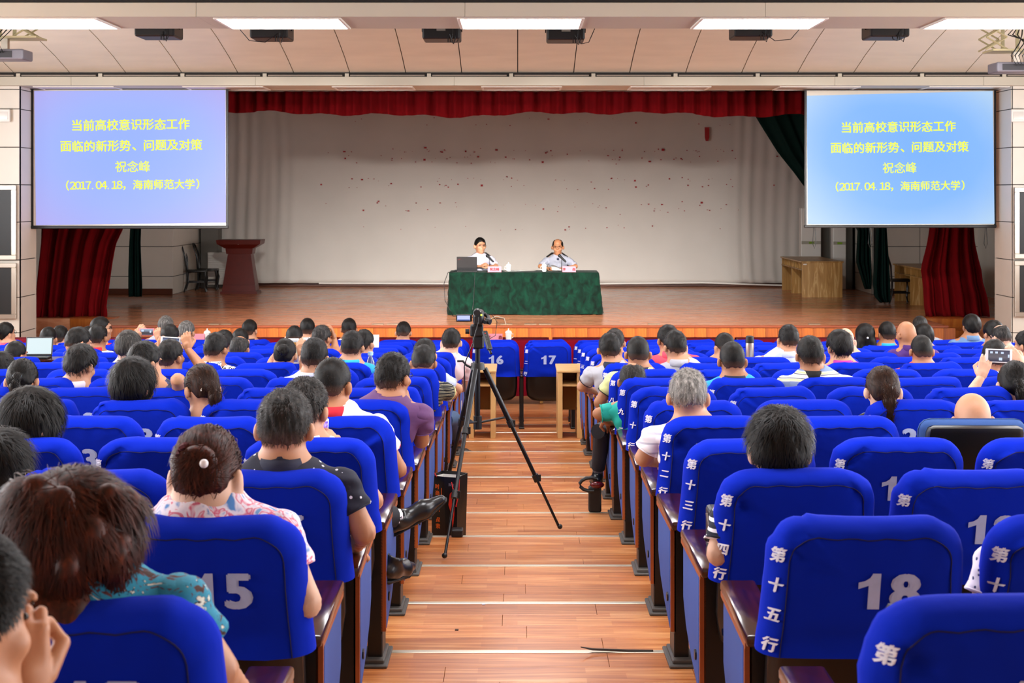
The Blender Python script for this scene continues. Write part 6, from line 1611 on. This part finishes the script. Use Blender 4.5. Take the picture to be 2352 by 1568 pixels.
# dark recessed louvres on the sloped ceiling
def bez(ya, za, yb, zb, yc, zc, y):
    lo, hi = 0, 1
    for _ in range(40):
        t = (lo+hi)/2; yy = (1-t)**2*ya+2*t*(1-t)*yb+t*t*yc
        if yy > y: lo = t
        else: hi = t
    return (1-t)**2*za+2*t*(1-t)*zb+t*t*zc
cz1 = lambda y: bez(B2[0]+.10, CZ+1.875, 19.6, CZ+2.72, B1[1]-.1, CZ+3.0, y)
for k, (xa, xb, py) in enumerate(((58, 115, 69), (787, 838, 83), (1533, 1582, 81), (2310, 2362, 76))):
    y1 = 20.9
    for _ in range(20): y1 = (cz1(y1)-CZ)*F/(447-py)
    x0 = (xa-1189)*y1/F; x1 = (xb-1189)*y1/F; y0 = y1-.75
    nm = ['far left', 'left of centre', 'right of centre', 'far right'][k]
    e = empty('ceiling_louvre', (x0, y1, cz1(y1)), f'dark recessed ceiling louvre, {nm}', 'vent'); b = B()
    b.prism([(0, -.03), (-.75, cz1(y0)-cz1(y1)-.03), (-.75, cz1(y0)-cz1(y1)+.01), (0, .01)], 'x', 0, x1-x0); b.obj('louvre_frame', M_black, e)
    for j in range(4):
        yy = -.1-j*.16; b = B(); b.box(.03, x1-x0-.03, yy-.06, yy+.02, cz1(y1+yy)-cz1(y1)-.045, cz1(y1+yy)-cz1(y1)-.03); b.obj('slat', mat('louvre_slat', '1b1a18', .5), e)
# projectors on scissor lifts
M_prj = mat('projector_grey', '6f6c74', .4); M_scis = mat('scissor_beige', 'b8ad84', .5)
def projector(px0, px1, pyt, pyb, label, side):
    d = 15.5; x0 = (px0-1189)*d/F; x1 = (px1-1189)*d/F; z0 = CZ-(pyb-447)*d/F; z1 = CZ-(pyt-447)*d/F; x = (x0+x1)/2; w = (x1-x0)/2
    e = empty('projector', (x, d, z0), label, 'projector')
    B().box(-w, w, 0, .32, 0, z1-z0, bev=.015, seg=2).obj('projector_body', M_prj, e)
    B().box(-w+.06, w-.12, -.004, .0, .02, z1-z0-.02).obj('rear_grille', mat('grille_dark', '2a282c', .6), e)
    B().cyl((w-.1, .32, .06), (w-.1, .36, .06), .035, n=16).obj('lens', M_black, e)
    zt = z1-z0
    B().box(-.035, .035, .12, .19, zt, zt+.12).obj('mount_stem', M_steel, e)
    B().box(-w-.04, w+.14, .0, .36, zt+.12, zt+.14).obj('lift_plate', M_scis, e)
    zz = zt+.14
    for s in (-1, 1):
        for yy in (.04, .30):
            for k in range(4):
                xa, xb = (s*(w*.5), s*(w+.1)) if k % 2 == 0 else (s*(w+.1), s*(w*.5))
                B().tube([(xa, yy, zz+k*.13), (xb, yy, zz+(k+1)*.13)], .010, 6).obj('scissor_bar', M_scis, e)
                B().tube([(xb, yy+.012, zz+k*.13), (xa, yy+.012, zz+(k+1)*.13)], .010, 6).obj('scissor_bar', M_scis, e)
    for s in (-.1, .06): B().box(s-.018, s+.018, .26, .28, zz, zz+.9).obj('lift_strap', M_scis, e)
    for k in range(4):
        B().tube([(-.05+k*.03, -.02, zt*.6), (-.12+k*.04, -.06, zt+.06), (-.02+k*.05, -.03, zt+.2), (.05-k*.05, .1, zz+.16), (.1, .2, zz+.35)], .007, 6).obj('cable', M_black, e, smooth=True)
projector(-52, 53, 112, 136, 'grey projector on a scissor lift at the top left', -1)
projector(2290, 2398, 142, 165, 'grey projector on a scissor lift at the top right', 1)
